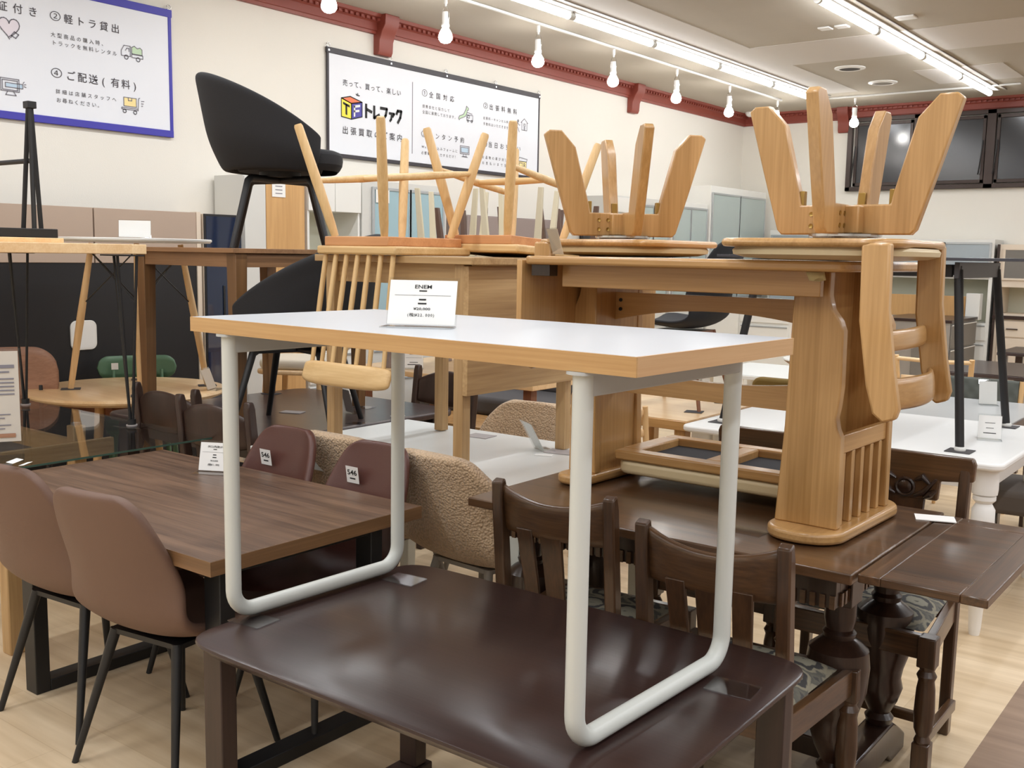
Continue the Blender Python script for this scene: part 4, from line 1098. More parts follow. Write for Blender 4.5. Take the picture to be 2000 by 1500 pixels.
# dark extension table
ET = 0.70
t = thing('extension_table', 'dark espresso table behind the walnut table, carrying the black tub chair', 'table', (-4.08, 3.38, 0))
G().prism(rrect(-0.54, 0.66, -0.64, 0.64, 0.09, 6), ET-0.035, ET).build('tabletop', ESPRESSO, t, bevel=0.012, seg=3)
for sx in (-0.47, 0.57):
    for sy in (-0.54, 0.54):
        G().bx(sx-0.035, sx+0.035, sy-0.035, sy+0.035, 0, ET-0.035).build('leg', ESPRESSO_Z, t, bevel=0.004)
g = G(); g.bx(-0.44, 0.54, -0.53, -0.51, ET-0.12, ET-0.035); g.bx(-0.44, 0.54, 0.51, 0.53, ET-0.12, ET-0.035)
g.bx(-0.46, -0.44, -0.51, 0.51, ET-0.12, ET-0.035); g.bx(0.54, 0.56, -0.51, 0.51, ET-0.12, ET-0.035)
g.build('apron', ESPRESSO, t)

# brown square table standing on it
t = thing('brown_table', 'brown wooden table stacked on the dark table, a black tub chair on top', 'table', (-4.19, 3.31, ET))
h = 1.503-ET
G().bx(-0.40, 0.40, -0.41, 0.46, h-0.022, h).build('tabletop', BROWN_X, t, bevel=0.002)
for sx in (-1, 1):
    for sy, y in ((-1, -0.355), (1, 0.40)):
        G().hexa([(sx*0.355-0.024, y-0.024, 0.003), (sx*0.355+0.024, y-0.024, 0.003), (sx*0.355+0.024, y+0.024, 0.003), (sx*0.355-0.024, y+0.024, 0.003)],
                 [(sx*0.355-0.033, y-0.033, h-0.022), (sx*0.355+0.033, y-0.033, h-0.022), (sx*0.355+0.033, y+0.033, h-0.022), (sx*0.355-0.033, y+0.033, h-0.022)]).build('leg', BROWN_Z, t, bevel=0.002)
for y in (-0.37, 0.41): G().bx(-0.33, 0.33, y-0.011, y+0.011, h-0.085, h-0.022).build('apron', BROWN_X, t, bevel=0.001)
for x in (-0.37, 0.37): G().bx(x-0.011, x+0.011, -0.33, 0.37, h-0.085, h-0.022).build('apron', BROWN_Y, t, bevel=0.001)
pad('grey felt pad under the back leg of the brown table', -4.53, 3.71, ET, 0.09, 0.07, 0.2, BLACKPAD)
pad('pale plastic pad under the right leg of the brown table', -3.80, 3.70, ET, 0.12, 0.08, 0.2, FILM)

# black tub chairs
def tub_chair(label, loc, rz, group='black tub chairs by the brown table'):
    t = thing('tub_chair', label, 'chair', loc, rz, group)
    A = math.radians(128)
    def outer(u, v):
        a = (2*u-1)*A
        k = abs(2*u-1)
        top = 0.83-0.305*k**1.75
        bot = 0.37
        w = v
        z = bot+(top-bot)*w
        rr = 0.84+0.16*math.sin(min(1, w*2.2)*PI/2)+0.05*w
        lean = 0.07*w*(1-k)
        return (0.31*rr*math.sin(a), -0.29*rr*math.cos(a)-lean+0.0, z)
    G().grid(outer, 33, 10).build('tub_shell', BLACKFAB, t, solid=0.05, subsurf=2)
    def cush(u, v):
        q = 2*PI*u; r = [0.90, 1.0, 1.0, 0.93, 0.5, 0.02][min(5, int(round(v*5)))]; z = [0.375, 0.40, 0.455, 0.475, 0.485, 0.487][min(5, int(round(v*5)))]
        c, s = math.cos(q), math.sin(q)
        return (0.265*r*math.copysign(abs(c)**0.6, c), 0.035+0.27*r*math.copysign(abs(s)**0.6, s), z)
    G().grid(cush, 36, 6, True).build('seat_cushion', BLACKFAB, t, subsurf=1)
    G().lathe([(0, 0.372), (0.20, 0.372), (0.21, 0.40), (0, 0.40)], n=24).build('seat_base', BLACKFAB, t)
    G().lathe([(0.0, 0.345), (0.10, 0.345), (0.10, 0.372), (0, 0.372)], n=20).build('swivel', BLACK, t)
    for sx in (-1, 1):
        for sy in (-1, 1):
            G().tube([(0, 0, 0.335), (sx*0.135, sy*0.135, 0.335), (sx*0.15, sy*0.15, 0.32), (sx*0.225, sy*0.225, 0.0)], [0.018, 0.018, 0.017, 0.012], 10).build('leg', BLACK, t)
    return t
tc = tub_chair('black fabric tub chair standing on the brown table', (-4.045, 3.385, 1.503), math.radians(-40))
sticker(tc, Matrix.Translation((-0.12, -0.352, 0.775)) @ Matrix.Rotation(math.radians(-16), 4, 'Z') @ Matrix.Rotation(PI/2-0.1, 4, 'X'), '', 0.04)
tc2 = tub_chair('black fabric tub chair on the dark table, in front of the brown table', (-3.63, 3.13, ET), math.radians(120))
tc2.scale = (1.03, 1.03, 1.06)
pad('pale plastic pad under the black chair leg, near corner', -3.73, 2.83, ET, 0.08, 0.06, 0.3, FILM)
pad('pale paper pad behind the black chair leg', -3.93, 3.35, ET, 0.11, 0.07, 0.4, GREYPAD)
pad('round clear pad under the right leg of the black tub chair', -3.46, 3.33, ET, 0.08, 0.06, 0.3, FILM)
sign('clear sign holder seen from behind on the dark table', (-3.70, 3.52, ET), math.radians(165), 0.09, 0.13, (), 0.25, GREYPAD)
pad('small white paper slip on the right edge of the dark table', -3.47, 3.62, ET, 0.06, 0.045, 0.3, PAPER)

# dark chairs with dished solid backs
def dark_chair(label, loc, rz, h=0.88, group='dark brown chairs round the dark table', m=ESPRESSO_Z):
    t = thing('dark_chair', label, 'chair', loc, rz, group)
    for sx in (-1, 1):
        G().prism([(-0.20, 0), (-0.16, 0), (-0.165, 0.43), (-0.215, h-0.03), (-0.225, h), (-0.25, h), (-0.256, h-0.03), (-0.21, 0.43)], sx*0.205-0.017, sx*0.205+0.017, 'yz').build('rear_leg', m, t, bevel=0.006)
        G().bx(sx*0.20-0.018, sx*0.20+0.018, 0.16, 0.196, 0, 0.42).build('front_leg', m, t, bevel=0.004)
    G().prism(rrect(-0.215, 0.215, -0.20, 0.21, 0.03), 0.42, 0.455).build('seat', m, t, bevel=0.008)
    def cf(u, v):
        x = (u-0.5)*0.39; q = 1-(2*u-1)**2
        hi = h-0.02-0.055*(1-q)-0.0; lo = h-0.20-0.02*q
        z = lo+(hi-lo)*v
        return (x, -0.215-0.035*q-0.10*(z-0.7), z)
    G().grid(cf, 17, 5).build('back_panel', m, t, solid=0.02, subsurf=1)
    G().bx(-0.19, 0.19, -0.195, -0.175, 0.2, 0.235).build('stretcher', m, t, bevel=0.003)
    return t
dc = dark_chair('dark brown chair with dished back, behind the walnut table sign', (-3.60, 2.86, 0), math.radians(6), 0.88)
dup(dc, 'dark brown chair with dished back, behind the black wire table leg', (-4.08, 2.96, 0), math.radians(4))
dup(dc, 'dark brown chair behind the far tube leg, its post tops showing', (-3.66, 3.96, 0), math.radians(180))

# glass table with a wooden frame
GT = 0.72
t = thing('glass_table', 'clear glass table on a pale wooden frame at the left edge', 'table', (-4.48, 2.16, 0))
G().bx(-0.92, 0.92, -0.48, 0.46, GT-0.010, GT).build('glass_top', GLASS, t, smooth=False)
g = G(); g.bx(0.92, 0.9215, -0.48, 0.46, GT-0.008, GT-0.001)
g.build('glass_edge', GLASSEDGE, t, smooth=False)
for sx, sy in ((0.80, -0.36), (-0.78, -0.36), (-0.70, 0.29), (0.13, 0.29)):
    lg = G().bx(sx-0.03, sx+0.03, sy-0.03, sy+0.03, 0, GT-0.022).build('leg', OAK_Z, t, bevel=0.005)
    G().lathe([(0.018, 0), (0.02, 0.012), (0, 0.012)], (sx, sy, GT-0.0225), 16).build('glass_pad', GREYPAD, lg)
G().bx(-0.67, 0.10, 0.276, 0.304, 0.55, 0.63).build('frame_rail', OAK_X, t, bevel=0.002)
G().bx(0.16, 0.188, -0.38, 0.44, 0.55, 0.63).build('frame_rail', OAK_Y, t, bevel=0.002)
G().bx(-0.75, 0.77, -0.374, -0.346, 0.30, 0.38).build('frame_rail', OAK_X, t, bevel=0.002)
# acrylic menu stand on it
t = thing('leaflet_stand', 'tall acrylic leaflet stand on the glass table at the left edge', 'leaflet stand', (-3.72, 1.765, GT), math.radians(62))
G().bx(-0.11, 0.11, 0.0, 0.006, 0.0, 0.41).build('stand', ACRYLIC, t, smooth=False)
G().bx(-0.11, 0.11, -0.06, 0.09, 0.0, 0.004).build('foot', ACRYLIC, t, smooth=False)
G().bx(-0.102, 0.102, 0.0018, 0.0042, 0.07, 0.40).build('leaflet', paint('leaflet_paper', (226, 218, 208), 0.6), t, smooth=False)
Mf = Matrix(((1, 0, 0, 0), (0, 0, 1, -0.0009), (0, 1, 0, 0), (0, 0, 0, 1)))
g = G()
stroke(g, [(-0.02, 0.375), (0.03, 0.375)], 0.008, Mf); stroke(g, [(-0.085, 0.345), (0.085, 0.345)], 0.012, Mf); stroke(g, [(-0.06, 0.325), (0.07, 0.325)], 0.006, Mf)
for k in range(5): stroke(g, [(-0.08, 0.30-k*0.014), (0.0+0.015*(k % 2), 0.30-k*0.014)], 0.006, Mf); stroke(g, [(0.03, 0.30-k*0.014), (0.085, 0.30-k*0.014)], 0.005, Mf)
for k in range(6): stroke(g, [(-0.08, 0.17-k*0.013), (0.07-0.02*(k % 3), 0.17-k*0.013)], 0.004, Mf)
g.build('lettering', PRINTGREY, t, smooth=False)
g = G(); flat(g, rect(-0.085, -0.01, 0.19, 0.225), Mf); flat(g, rect(0.0, 0.085, 0.085, 0.10), Mf)
g.build('printed_photo', TEAK_X, t, smooth=False)

# light topped table on black wire legs, standing on the glass
LT = 1.512
t = thing('wire_leg_table', 'thick light wood table on black wire legs, stacked on the glass table', 'table', (-4.66, 2.2, GT))
h = LT-GT
G().bx(-0.95, 0.685, -0.46, 0.39, h-0.042, h).build('tabletop', BIRCH_X, t, bevel=0.003)
for (x, y) in ((0.62, 0.335), (0.62, -0.38), (-0.29, 0.33), (-0.86, -0.38)):
    g = G()
    for dx, dy in ((-0.10, 0.0), (0.05, 0.03), (0.0, -0.09)):
        g.tube([(x+dx, y+dy*0.5, h-0.05), (x+dx*0.08, y+dy*0.08, 0.02)], 0.0065, 8)
    g.lathe([(0.018, 0.006), (0.019, 0.03), (0.0, 0.03)], (x, y, 0), 14)
    lg = g.build('wire_leg', BLACK, t)
    G().bx(x-0.11, x+0.07, y-0.06, y+0.04, h-0.051, h-0.045).build('mounting_plate', BLACK, lg, smooth=False)
    G().lathe([(0.024, 0.0), (0.024, 0.006), (0, 0.006)], (x, y, 0), 14).build('felt_foot', GREYPAD, lg)
pad('clear plastic sheet under the front wire leg on the glass', -4.03, 2.54, GT, 0.14, 0.10, 0.3, FILM)

# upside-down black iron table frame on top of it
t = thing('trestle_table', 'upturned small table with black iron trestle leg, on the light wood table', 'table', (-4.52, 2.405, LT))
G().bx(-0.62, 0.10, -0.28, 0.06, 0.0, 0.022).build('tabletop', BIRCH_X, t, bevel=0.003)
G().bx(-0.62, 0.07, -0.27, 0.05, 0.022, 0.062).build('steel_frame', BLACK, t, bevel=0.003)
def trestle(x, y):
    g = G()
    for dx, dy in ((-0.06, -0.02), (0.0, 0.03), (0.035, -0.02)):
        g.tube([(x+dx, y+dy, 0.062), (x+dx*0.15, y+dy*0.15, 0.59)], 0.0105, 8)
    lg = g.build('trestle_leg', BLACK, t)
    G().bx(x-0.022, x+0.022, y-0.02, y+0.02, 0.585, 0.615).build('foot_cap', BLACK, lg, bevel=0.002)
    return lg
trestle(0.0, -0.02); trestle(-0.52, -0.02)
G().tube([(-0.52, -0.02, 0.36), (0.0, -0.02, 0.36)], 0.011, 8).build('cross_bar', BLACK, t)
pad('white sheet of paper lying on the upturned table frame', -4.75, 2.16, LT+0.0625, 0.2, 0.12, 0.0, PAPER)

# round wooden table
RT = 0.72
t = thing('round_table', 'round light wood table below the stacked white table', 'table', (-5.16, 3.22, 0))
G().lathe([(0, RT-0.05), (0.42, RT-0.05), (0.49, RT-0.040), (0.525, RT-0.024), (0.53, RT-0.014), (0.522, RT-0.003), (0.51, RT), (0, RT)], n=64).build('tabletop', BIRCH_X, t, angle=30)
for a in (30, 120, 210, 300):
    c, s = math.cos(math.radians(a)), math.sin(math.radians(a))
    G().tube([(0.30*c, 0.30*s, RT-0.05), (0.40*c, 0.40*s, 0.0)], [0.026, 0.015], 14).build('leg', BIRCH_Z, t)
g = G(); g.bx(-0.25, 0.25, -0.25, -0.22, RT-0.11, RT-0.05); g.bx(-0.25, 0.25, 0.22, 0.25, RT-0.11, RT-0.05); g.bx(-0.25, -0.22, -0.22, 0.22, RT-0.11, RT-0.05); g.bx(0.22, 0.25, -0.22, 0.22, RT-0.11, RT-0.05)
g.build('apron', TEAK_Z, t)
# white round table with wooden dowel legs and wire braces on top
t = thing('dowel_leg_table', 'white round table on wooden dowel legs with wire bracing', 'table', (-5.13, 3.28, RT), math.radians(57.4))
h = 1.548-RT
G().lathe([(0, h-0.022), (0.39, h-0.022), (0.40, h-0.012), (0.40, h-0.003), (0.395, h), (0, h)], n=56).build('tabletop', WHITE, t, angle=30)
tops = []
for a in (0, 90, 180, 270):
    c, s = math.cos(math.radians(a)), math.sin(math.radians(a))
    G().tube([(0.23*c, 0.23*s, h-0.03), (0.30*c, 0.30*s, 0.38), (0.36*c, 0.36*s, 0.004)], [0.015, 0.021, 0.016], 14).build('leg', BIRCH_Z, t)
    G().bx(0.36*c-0.05, 0.36*c+0.05, 0.36*s-0.04, 0.36*s+0.04, 0.0004, 0.004).build('felt_pad', BLACKPAD, t, smooth=False)
    tops.append((c, s))
g = G()
for k in range(4):
    (c0, s0), (c1, s1) = tops[k], tops[(k+1) % 4]
    g.tube([(0.25*c0, 0.25*s0, h-0.06), (0.13*(c0+c1), 0.13*(s0+s1), h-0.20), (0.28*c1, 0.28*s1, h-0.36)], 0.0035, 6)
    g.tube([(0.25*c1, 0.25*s1, h-0.06), (0.13*(c0+c1), 0.13*(s0+s1), h-0.20), (0.28*c0, 0.28*s0, h-0.36)], 0.0035, 6)
g.build('wire_brace', BLACK, t)
sign('white card sign on top of the white round table', (-5.05, 3.22, 1.548), math.radians(50), 0.17, 0.10, (), 0.15, PAPER, 0.03)
sign('cream card sign on the right side of the round wood table', (-4.78, 3.50, RT), math.radians(120), 0.12, 0.12, (), 0.35, CREAM)

# chairs behind the round table
def cafe_chair(name, label, loc, rz, back, legm, seatm, h=0.80, w=0.40, bh=0.22, group=None, rr=0.07):
    t = thing(name, label, 'chair', loc, rz, group)
    for sx in (-1, 1):
        G().tube([(sx*0.16, 0.15, 0.43), (sx*0.19, 0.19, 0)], [0.017, 0.012], 10).build('leg', legm, t)
        G().tube([(sx*0.15, -0.15, 0.43), (sx*0.19, -0.21, 0)], [0.017, 0.012], 10).build('leg', legm, t)
        G().tube([(sx*0.14, -0.17, 0.43), (sx*0.14, -0.235, h-bh*0.6)], [0.013, 0.010], 10).build('back_post', legm, t)
    G().prism(rrect(-0.21, 0.21, -0.20, 0.21, 0.06), 0.43, 0.455).build('seat', seatm, t, bevel=0.008)
    pts = rrect(-w/2, w/2, h-bh, h, rr, 6)
    n = len(pts)
    def bend(x, z): return -0.24-0.05*(1-(2*x/w)**2)-0.08*(z-h+bh)
    g = G()
    k = 12
    def bf(u, v):
        x = (u-0.5)*w
        e = abs(x)-(w/2-rr); cut = rr-math.sqrt(max(0, rr*rr-e*e)) if e > 0 else 0
        z = (h-bh+cut)+(bh-2*cut)*v
        return (x, bend(x, z), z)
    G().grid(bf, 41, 5).build('backrest', back, t, solid=0.014)
    return t
gc = cafe_chair('green_chair', 'green lacquered chair with oval back behind the round wood table', (-5.45, 3.49, 0), math.radians(-118), GREEN, GREEN, GREEN, 0.835, 0.46, 0.14, rr=0.068)
sticker(gc, Matrix.Translation((0.13, -0.245, 0.775)) @ Matrix.Rotation(PI, 4, 'Z') @ Matrix.Rotation(PI/2, 4, 'X'), '', 0.04)
cafe_chair('veneer_chair', 'brown veneer backed chair with grey seat at the far left', (-5.27, 2.62, 0), math.radians(-118), TEAK_X, BLACK, GREYBODY, 0.95, 0.46, 0.34, rr=0.13)

# white seated wooden counter chair behind the dark table
t = thing('counter_chair', 'pale wooden counter chair with white seat behind the dark table', 'chair', (-4.78, 4.15, 0), math.radians(120))
for sx in (-1, 1):
    for sy in (-1, 1): G().tube([(sx*0.16, sy*0.16, 0.78), (sx*0.21, sy*0.21, 0)], [0.019, 0.014], 10).build('leg', BIRCH_Z, t)
    G().tube([(sx*0.235, -0.18, 0.93), (sx*0.25, 0.05, 0.925), (sx*0.24, 0.22, 0.915)], 0.02, 10).build('arm', BIRCH_X, t)
    G().tube([(sx*0.20, 0.10, 0.78), (sx*0.24, 0.14, 0.92)], 0.013, 8).build('arm_post', BIRCH_Z, t)
G().prism(rrect(-0.22, 0.22, -0.21, 0.22, 0.08), 0.77, 0.80).build('seat_frame', BIRCH_X, t, bevel=0.01)
G().prism(rrect(-0.21, 0.21, -0.20, 0.21, 0.08), 0.80, 0.86).build('seat_cushion', IVORYSEAT, t, bevel=0.025, seg=4)
G().grid(lambda u, v: ((u-0.5)*0.44, -0.22-0.06*(1-(2*u-1)**2)-0.03*v, 0.90+0.18*v), 13, 3).build('backrest', IVORYSEAT, t, solid=0.04, subsurf=1)
for sy in (-1, 1): G().tube([(-0.19, sy*0.19, 0.28), (0.19, sy*0.19, 0.28)], 0.011, 8).build('foot_rail', BIRCH_X, t)

# partition board against the left wall and the blue glossy cabinet
t = thing('partition_board', 'long board with taupe panels above a black panel on the left', 'partition', (-5.9, 0.27, 0))
for k, (a, b) in enumerate(((1.6, 2.27), (2.28, 3.21), (3.22, 3.95))):
    G().bx(-0.05, 0.0, a, b, 1.40, 1.735).build('taupe_panel', TAUPE, t, bevel=0.002)
G().bx(-0.06, -0.005, 1.6, 3.95, 0.06, 1.40).build('black_panel', BLACKB, t, smooth=False)
G().bx(-0.07, 0.004, 3.952, 3.985, 0.0, 1.74).build('end_post', CREAM, t, bevel=0.002)
G().bx(-0.065, 0.0, 1.6, 3.95, 0.0, 0.06).build('plinth', TAUPE, t)
fr = G().prism(rrect(3.04, 3.21, 0.87, 1.05, 0.04), -0.012, 0.004, 'yz').build('hatch_rim', WHITE, t, bevel=0.003)
G().prism(rrect(3.052, 3.198, 0.882, 1.038, 0.032), 0.003, 0.005, 'yz').build('hatch', WHITE_PAINT, fr)
t = thing('glossy_cabinet', 'tall narrow cabinet with glossy dark blue front by the partition', 'cabinet', (-5.88, 4.27, 0))
G().bx(-0.3, -0.012, 0, 0.345, 0.0, 1.73).build('body', CREAM, t, bevel=0.003)
G().bx(-0.012, 0.0, 0.0, 0.345, 0.30, 1.73).build('door_frame', BLACK, t, bevel=0.002)
G().bx(-0.004, 0.002, 0.012, 0.333, 0.315, 1.715).build('glossy_door', BLUEGLASS, t, smooth=False)
G().bx(0.003, 0.01, 0.14, 0.155, 0.9, 1.25).build('door_handle', BLACK, t, bevel=0.002)

# ------------------------------------------------------------------ white table with turned legs, black table stacked on it
TT = 0.72
t = thing('turned_leg_table', 'white painted dining table with turned legs, carrying the black table', 'table', (-1.565, 4.83, 0))
G().prism(rrect(-0.70, 0.70, -0.57, 0.57, 0.05), TT-0.03, TT).build('tabletop', WHITE_PAINT, t, bevel=0.010, seg=3)
g = G(); g.bx(-0.56, 0.56, -0.50, -0.475, TT-0.12, TT-0.03); g.bx(-0.56, 0.56, 0.475, 0.50, TT-0.12, TT-0.03); g.bx(-0.64, -0.615, -0.44, 0.44, TT-0.12, TT-0.03); g.bx(0.615, 0.64, -0.44, 0.44, TT-0.12, TT-0.03)
g.build('apron', WHITE_PAINT, t)
turn = [(0, 0), (0.02, 0), (0.024, 0.03), (0.03, 0.16), (0.036, 0.17), (0.036, 0.185), (0.028, 0.2), (0.032, 0.32), (0.045, 0.46), (0.044, 0.52), (0.03, 0.545), (0.044, 0.56), (0.044, 0.575), (0.03, 0.585), (0, 0.585)]
for sx in (-1, 1):
    for sy in (-1, 1):
        lg = G().lathe(turn, (sx*0.625, sy*0.485, 0), 20).build('leg', WHITE_PAINT, t, angle=35)
        G().lathe([(0.048, 0.583), (0.05, 0.60), (0.05, TT-0.032), (0, TT-0.032)], (sx*0.625, sy*0.485, 0), 20).build('leg_block', WHITE_PAINT, lg, angle=35)
t = thing('black_leg_table', 'black steel legged table with thin dark top on the white table', 'table', (-1.61, 4.88, TT))
h = 1.515-TT
G().bx(-0.58, 0.85, -0.46, 0.47, h-0.012, h).build('tabletop', paint('dark_grey_top', (70, 72, 80), 0.2), t, bevel=0.001)
for sx in (-1, 1):
    for sy in (-1, 1):
        lg = G().tube([(sx*0.44+0.02, sy*0.33, h-0.05), (sx*0.535, sy*0.415, 0.012)], 0.0185, 12).build('leg', BLACK, t)
        G().lathe([(0.022, 0.004), (0.024, 0.012), (0.02, 0.02), (0, 0.02)], (sx*0.537, sy*0.417, 0), 14).build('foot', WHITE, lg)
        G().bx(sx*0.537-0.05, sx*0.537+0.05, sy*0.417-0.05, sy*0.417+0.05, 0.0004, 0.004).build('felt_pad', BLACKPAD, t, smooth=False)
    G().bx(sx*0.45, sx*0.45+0.02, -0.36, 0.36, h-0.085, h-0.018).build('end_plate', paint('grey_steel_plate', (84, 86, 92), 0.45), t, bevel=0.002)
for sy in (-1, 1): G().bx(-0.44, 0.44, sy*0.34-0.012, sy*0.34+0.012, h-0.08, h-0.03).build('side_beam', BLACK, t, bevel=0.002)
g = G()
for y in (-0.33, 0.33):
    for z in (h-0.04, h-0.066): g.bx(0.47, 0.4715, y-0.008, y+0.008, z-0.007, z+0.007)
g.build('bolt_head', BLACKB, t, smooth=False)
sign('clear price sign standing on the white turned leg table', (-1.05, 4.86, TT), math.radians(15), 0.10, 0.11, [('-', 0, .6, .4, .02, 0), ('-', 0, .4, .3, .02, 0), ('-', 0, .2, .5, .03, 0)], 0.25)

# grey topped dark table behind it and its quilted chair
def slab_table(name, label, x0, x1, y0, y1, z, topm, edgem, legm, th=0.04, leg=0.06, inset=0.05):
    t = thing(name, label, 'table', ((x0+x1)/2, (y0+y1)/2, 0))
    a, b = (x1-x0)/2, (y1-y0)/2
    G().bx(-a, a, -b, b, z-th, z-0.004).build('table_frame', edgem, t, bevel=0.003)
    G().bx(-a+0.004, a-0.004, -b+0.004, b-0.004, z-0.004, z).build('tabletop', topm, t, smooth=False)
    for sx in (-1, 1):
        for sy in (-1, 1):
            G().bx(sx*(a-inset)-leg/2, sx*(a-inset)+leg/2, sy*(b-inset)-leg/2, sy*(b-inset)+leg/2, 0, z-th).build('leg', legm, t, bevel=0.003)
    return t
slab_table('grey_top_table', 'grey glass topped dark table behind the white turned leg table', -2.0, -1.10, 5.47, 6.42, 0.70, GREYTOP, ESPRESSO, ESPRESSO_Z, 0.05)
sign('clear sign holder leaning on the grey topped table', (-1.36, 6.2, 0.70), math.radians(25), 0.10, 0.14, (), 0.25, GREYWHITE)
t = thing('quilted_chair', 'grey green quilted chair with pale wooden frame at the grey table', 'chair', (-1.52, 6.40, 0), PI)
def qf(u, v):
    x = (u-0.5)*0.46
    d = 0.006*abs(math.sin((u*6+v*3)*PI)*math.sin((u*6-v*3)*PI))
    return (x, -0.21-0.03*(1-(2*u-1)**2)-0.10*v*0.3-d, 0.52+0.28*v)
G().grid(qf, 37, 19).build('backrest', QUILT, t, solid=0.03)
G().prism(rrect(-0.22, 0.22, -0.19, 0.22, 0.06), 0.42, 0.48).build('seat', QUILT, t, bevel=0.02, seg=3)
for sx in (-1, 1):
    for sy in (-1, 1): G().tube([(sx*0.17, sy*0.16, 0.43), (sx*0.20, sy*0.20, 0)], [0.016, 0.011], 10).build('leg', BIRCH_Z, t)
    G().tube([(sx*0.235, -0.21, 0.44), (sx*0.245, -0.24, 0.80)], 0.015, 10).build('back_post', BIRCH_Z, t)
t = thing('rail_back_chair', 'pale wooden chair with one round top rail before the dark brown table', 'chair', (-1.90, 7.30, 0), 0)
for sx in (-1, 1):
    for sy in (-1, 1): G().tube([(sx*0.19, sy*0.18, 0.44), (sx*0.22, sy*0.22, 0)], [0.017, 0.012], 10).build('leg', BIRCH_Z, t)
    G().tube([(sx*0.215, -0.18, 0.44), (sx*0.24, -0.25, 0.87)], 0.017, 10).build('back_post', BIRCH_Z, t)
G().tube([(-0.24, -0.25, 0.85), (0, -0.275, 0.845), (0.24, -0.25, 0.85)], 0.014, 10).build('top_rail', BIRCH_X, t)
G().grid(lambda u, v: ((u-0.5)*0.40, -0.22-0.03*v, 0.62+0.12*v), 9, 3).build('back_board', BIRCH_X, t, solid=0.012)
G().prism(rrect(-0.22, 0.22, -0.20, 0.22, 0.06), 0.43, 0.48).build('seat', SAGE, t, bevel=0.02, seg=3)
slab_table('dark_brown_table', 'dark brown table right of the grey kitchen counter, nearer one', -2.14, -1.50, 7.92, 9.0, 0.70, MAHOG, ESPRESSO, ESPRESSO_Z, 0.03)
slab_table('dark_brown_table', 'dark brown table by the cream cupboard, cut by the right frame edge', -2.10, -1.2, 9.75, 10.5, 0.72, MAHOG, ESPRESSO, ESPRESSO_Z, 0.03)
# grey brown chair at the right end of the white table
t = thing('fabric_chair', 'grey brown fabric chair with black legs at the right frame edge', 'chair', (-0.90, 5.24, 0), math.radians(95))
G().prism(rrect(-0.24, 0.24, -0.24, 0.24, 0.07), 0.36, 0.47).build('seat', TAUPESEAT, t, bevel=0.025, seg=3)
for sx in (-1, 1):
    for sy in (-1, 1): G().tube([(sx*0.19, sy*0.19, 0.36), (sx*0.235, sy*0.235, 0)], [0.014, 0.010], 10).build('leg', BLACK, t)
G().grid(lambda u, v: ((u-0.5)*0.46, -0.23-0.05*(1-(2*u-1)**2)-0.06*v, 0.44+0.2*v), 11, 4).build('backrest', TAUPESEAT, t, solid=0.04, subsurf=1)

# mustard chair, white tables, stools
t = thing('velvet_chair', 'mustard velvet chair back seen between white leg and honey pedestal', 'chair', (-2.24, 5.33, 0), PI)
bf = [(x, z) for x, z in rrect(-0.25, 0.25, 0.50, 0.82, 0.05, 6)]
G().prism(bf, -0.27, -0.20, 'xz').build('backrest', OLIVE, t, bevel=0.02, seg=3)
G().prism(rrect(-0.24, 0.24, -0.2, 0.24, 0.06), 0.40, 0.49).build('seat', OLIVE, t, bevel=0.025, seg=3)
for sx in (-1, 1):
    for sy in (-1, 1): G().tube([(sx*0.18, sy*0.17, 0.40), (sx*0.21, sy*0.21, 0)], [0.015, 0.010], 10).build('leg', BLACK, t)
slab_table('plain_white_table', 'plain white table behind the mustard chair', -3.35, -2.35, 6.55, 7.4, 0.70, WHITE_TABLE, WHITE, WHITE, 0.03)
def stool(label, x, y, h=0.45, r=0.18):
    t = thing('round_stool', label, 'stool', (x, y, 0), 0.4, 'white round stools')
    G().lathe([(0, h-0.035), (r-0.02, h-0.035), (r, h-0.02), (r, h-0.008), (r-0.02, h), (0, h)], n=28).build('seat', WHITE_PAINT, t, angle=30)
    for k in range(4):
        c, s = math.cos(PI/4+k*PI/2), math.sin(PI/4+k*PI/2)
        G().tube([(0.11*c, 0.11*s, h-0.035), (0.16*c, 0.16*s, 0)], [0.018, 0.013], 8).build('leg', WHITE_PAINT, t)
    return t
stool('white round stool nearer the honey pedestal, beyond the mustard chair', -3.62, 8.75)
stool('white round stool farther left, half hidden by the white tube leg', -4.10, 9.10)
t = thing('pedestal_table', 'small white topped round table with brown rim beyond the mustard chair', 'table', (-3.02, 7.98, 0))
G().lathe([(0, 0.69), (0.27, 0.69), (0.285, 0.70), (0.28, 0.71), (0, 0.712)], n=32).build('tabletop', WHITE, t, angle=30)
G().lathe([(0, 0.63), (0.12, 0.635), (0.24, 0.665), (0.275, 0.69), (0, 0.69)], n=32).build('rim', TEAK_X, t, angle=30)
G().tube([(0, 0, 0.02), (0, 0, 0.63)], 0.025, 12).build('column', BLACK, t)
G().lathe([(0, 0), (0.2, 0), (0.2, 0.015), (0.03, 0.03), (0, 0.03)], n=28).build('foot', BLACK, t)

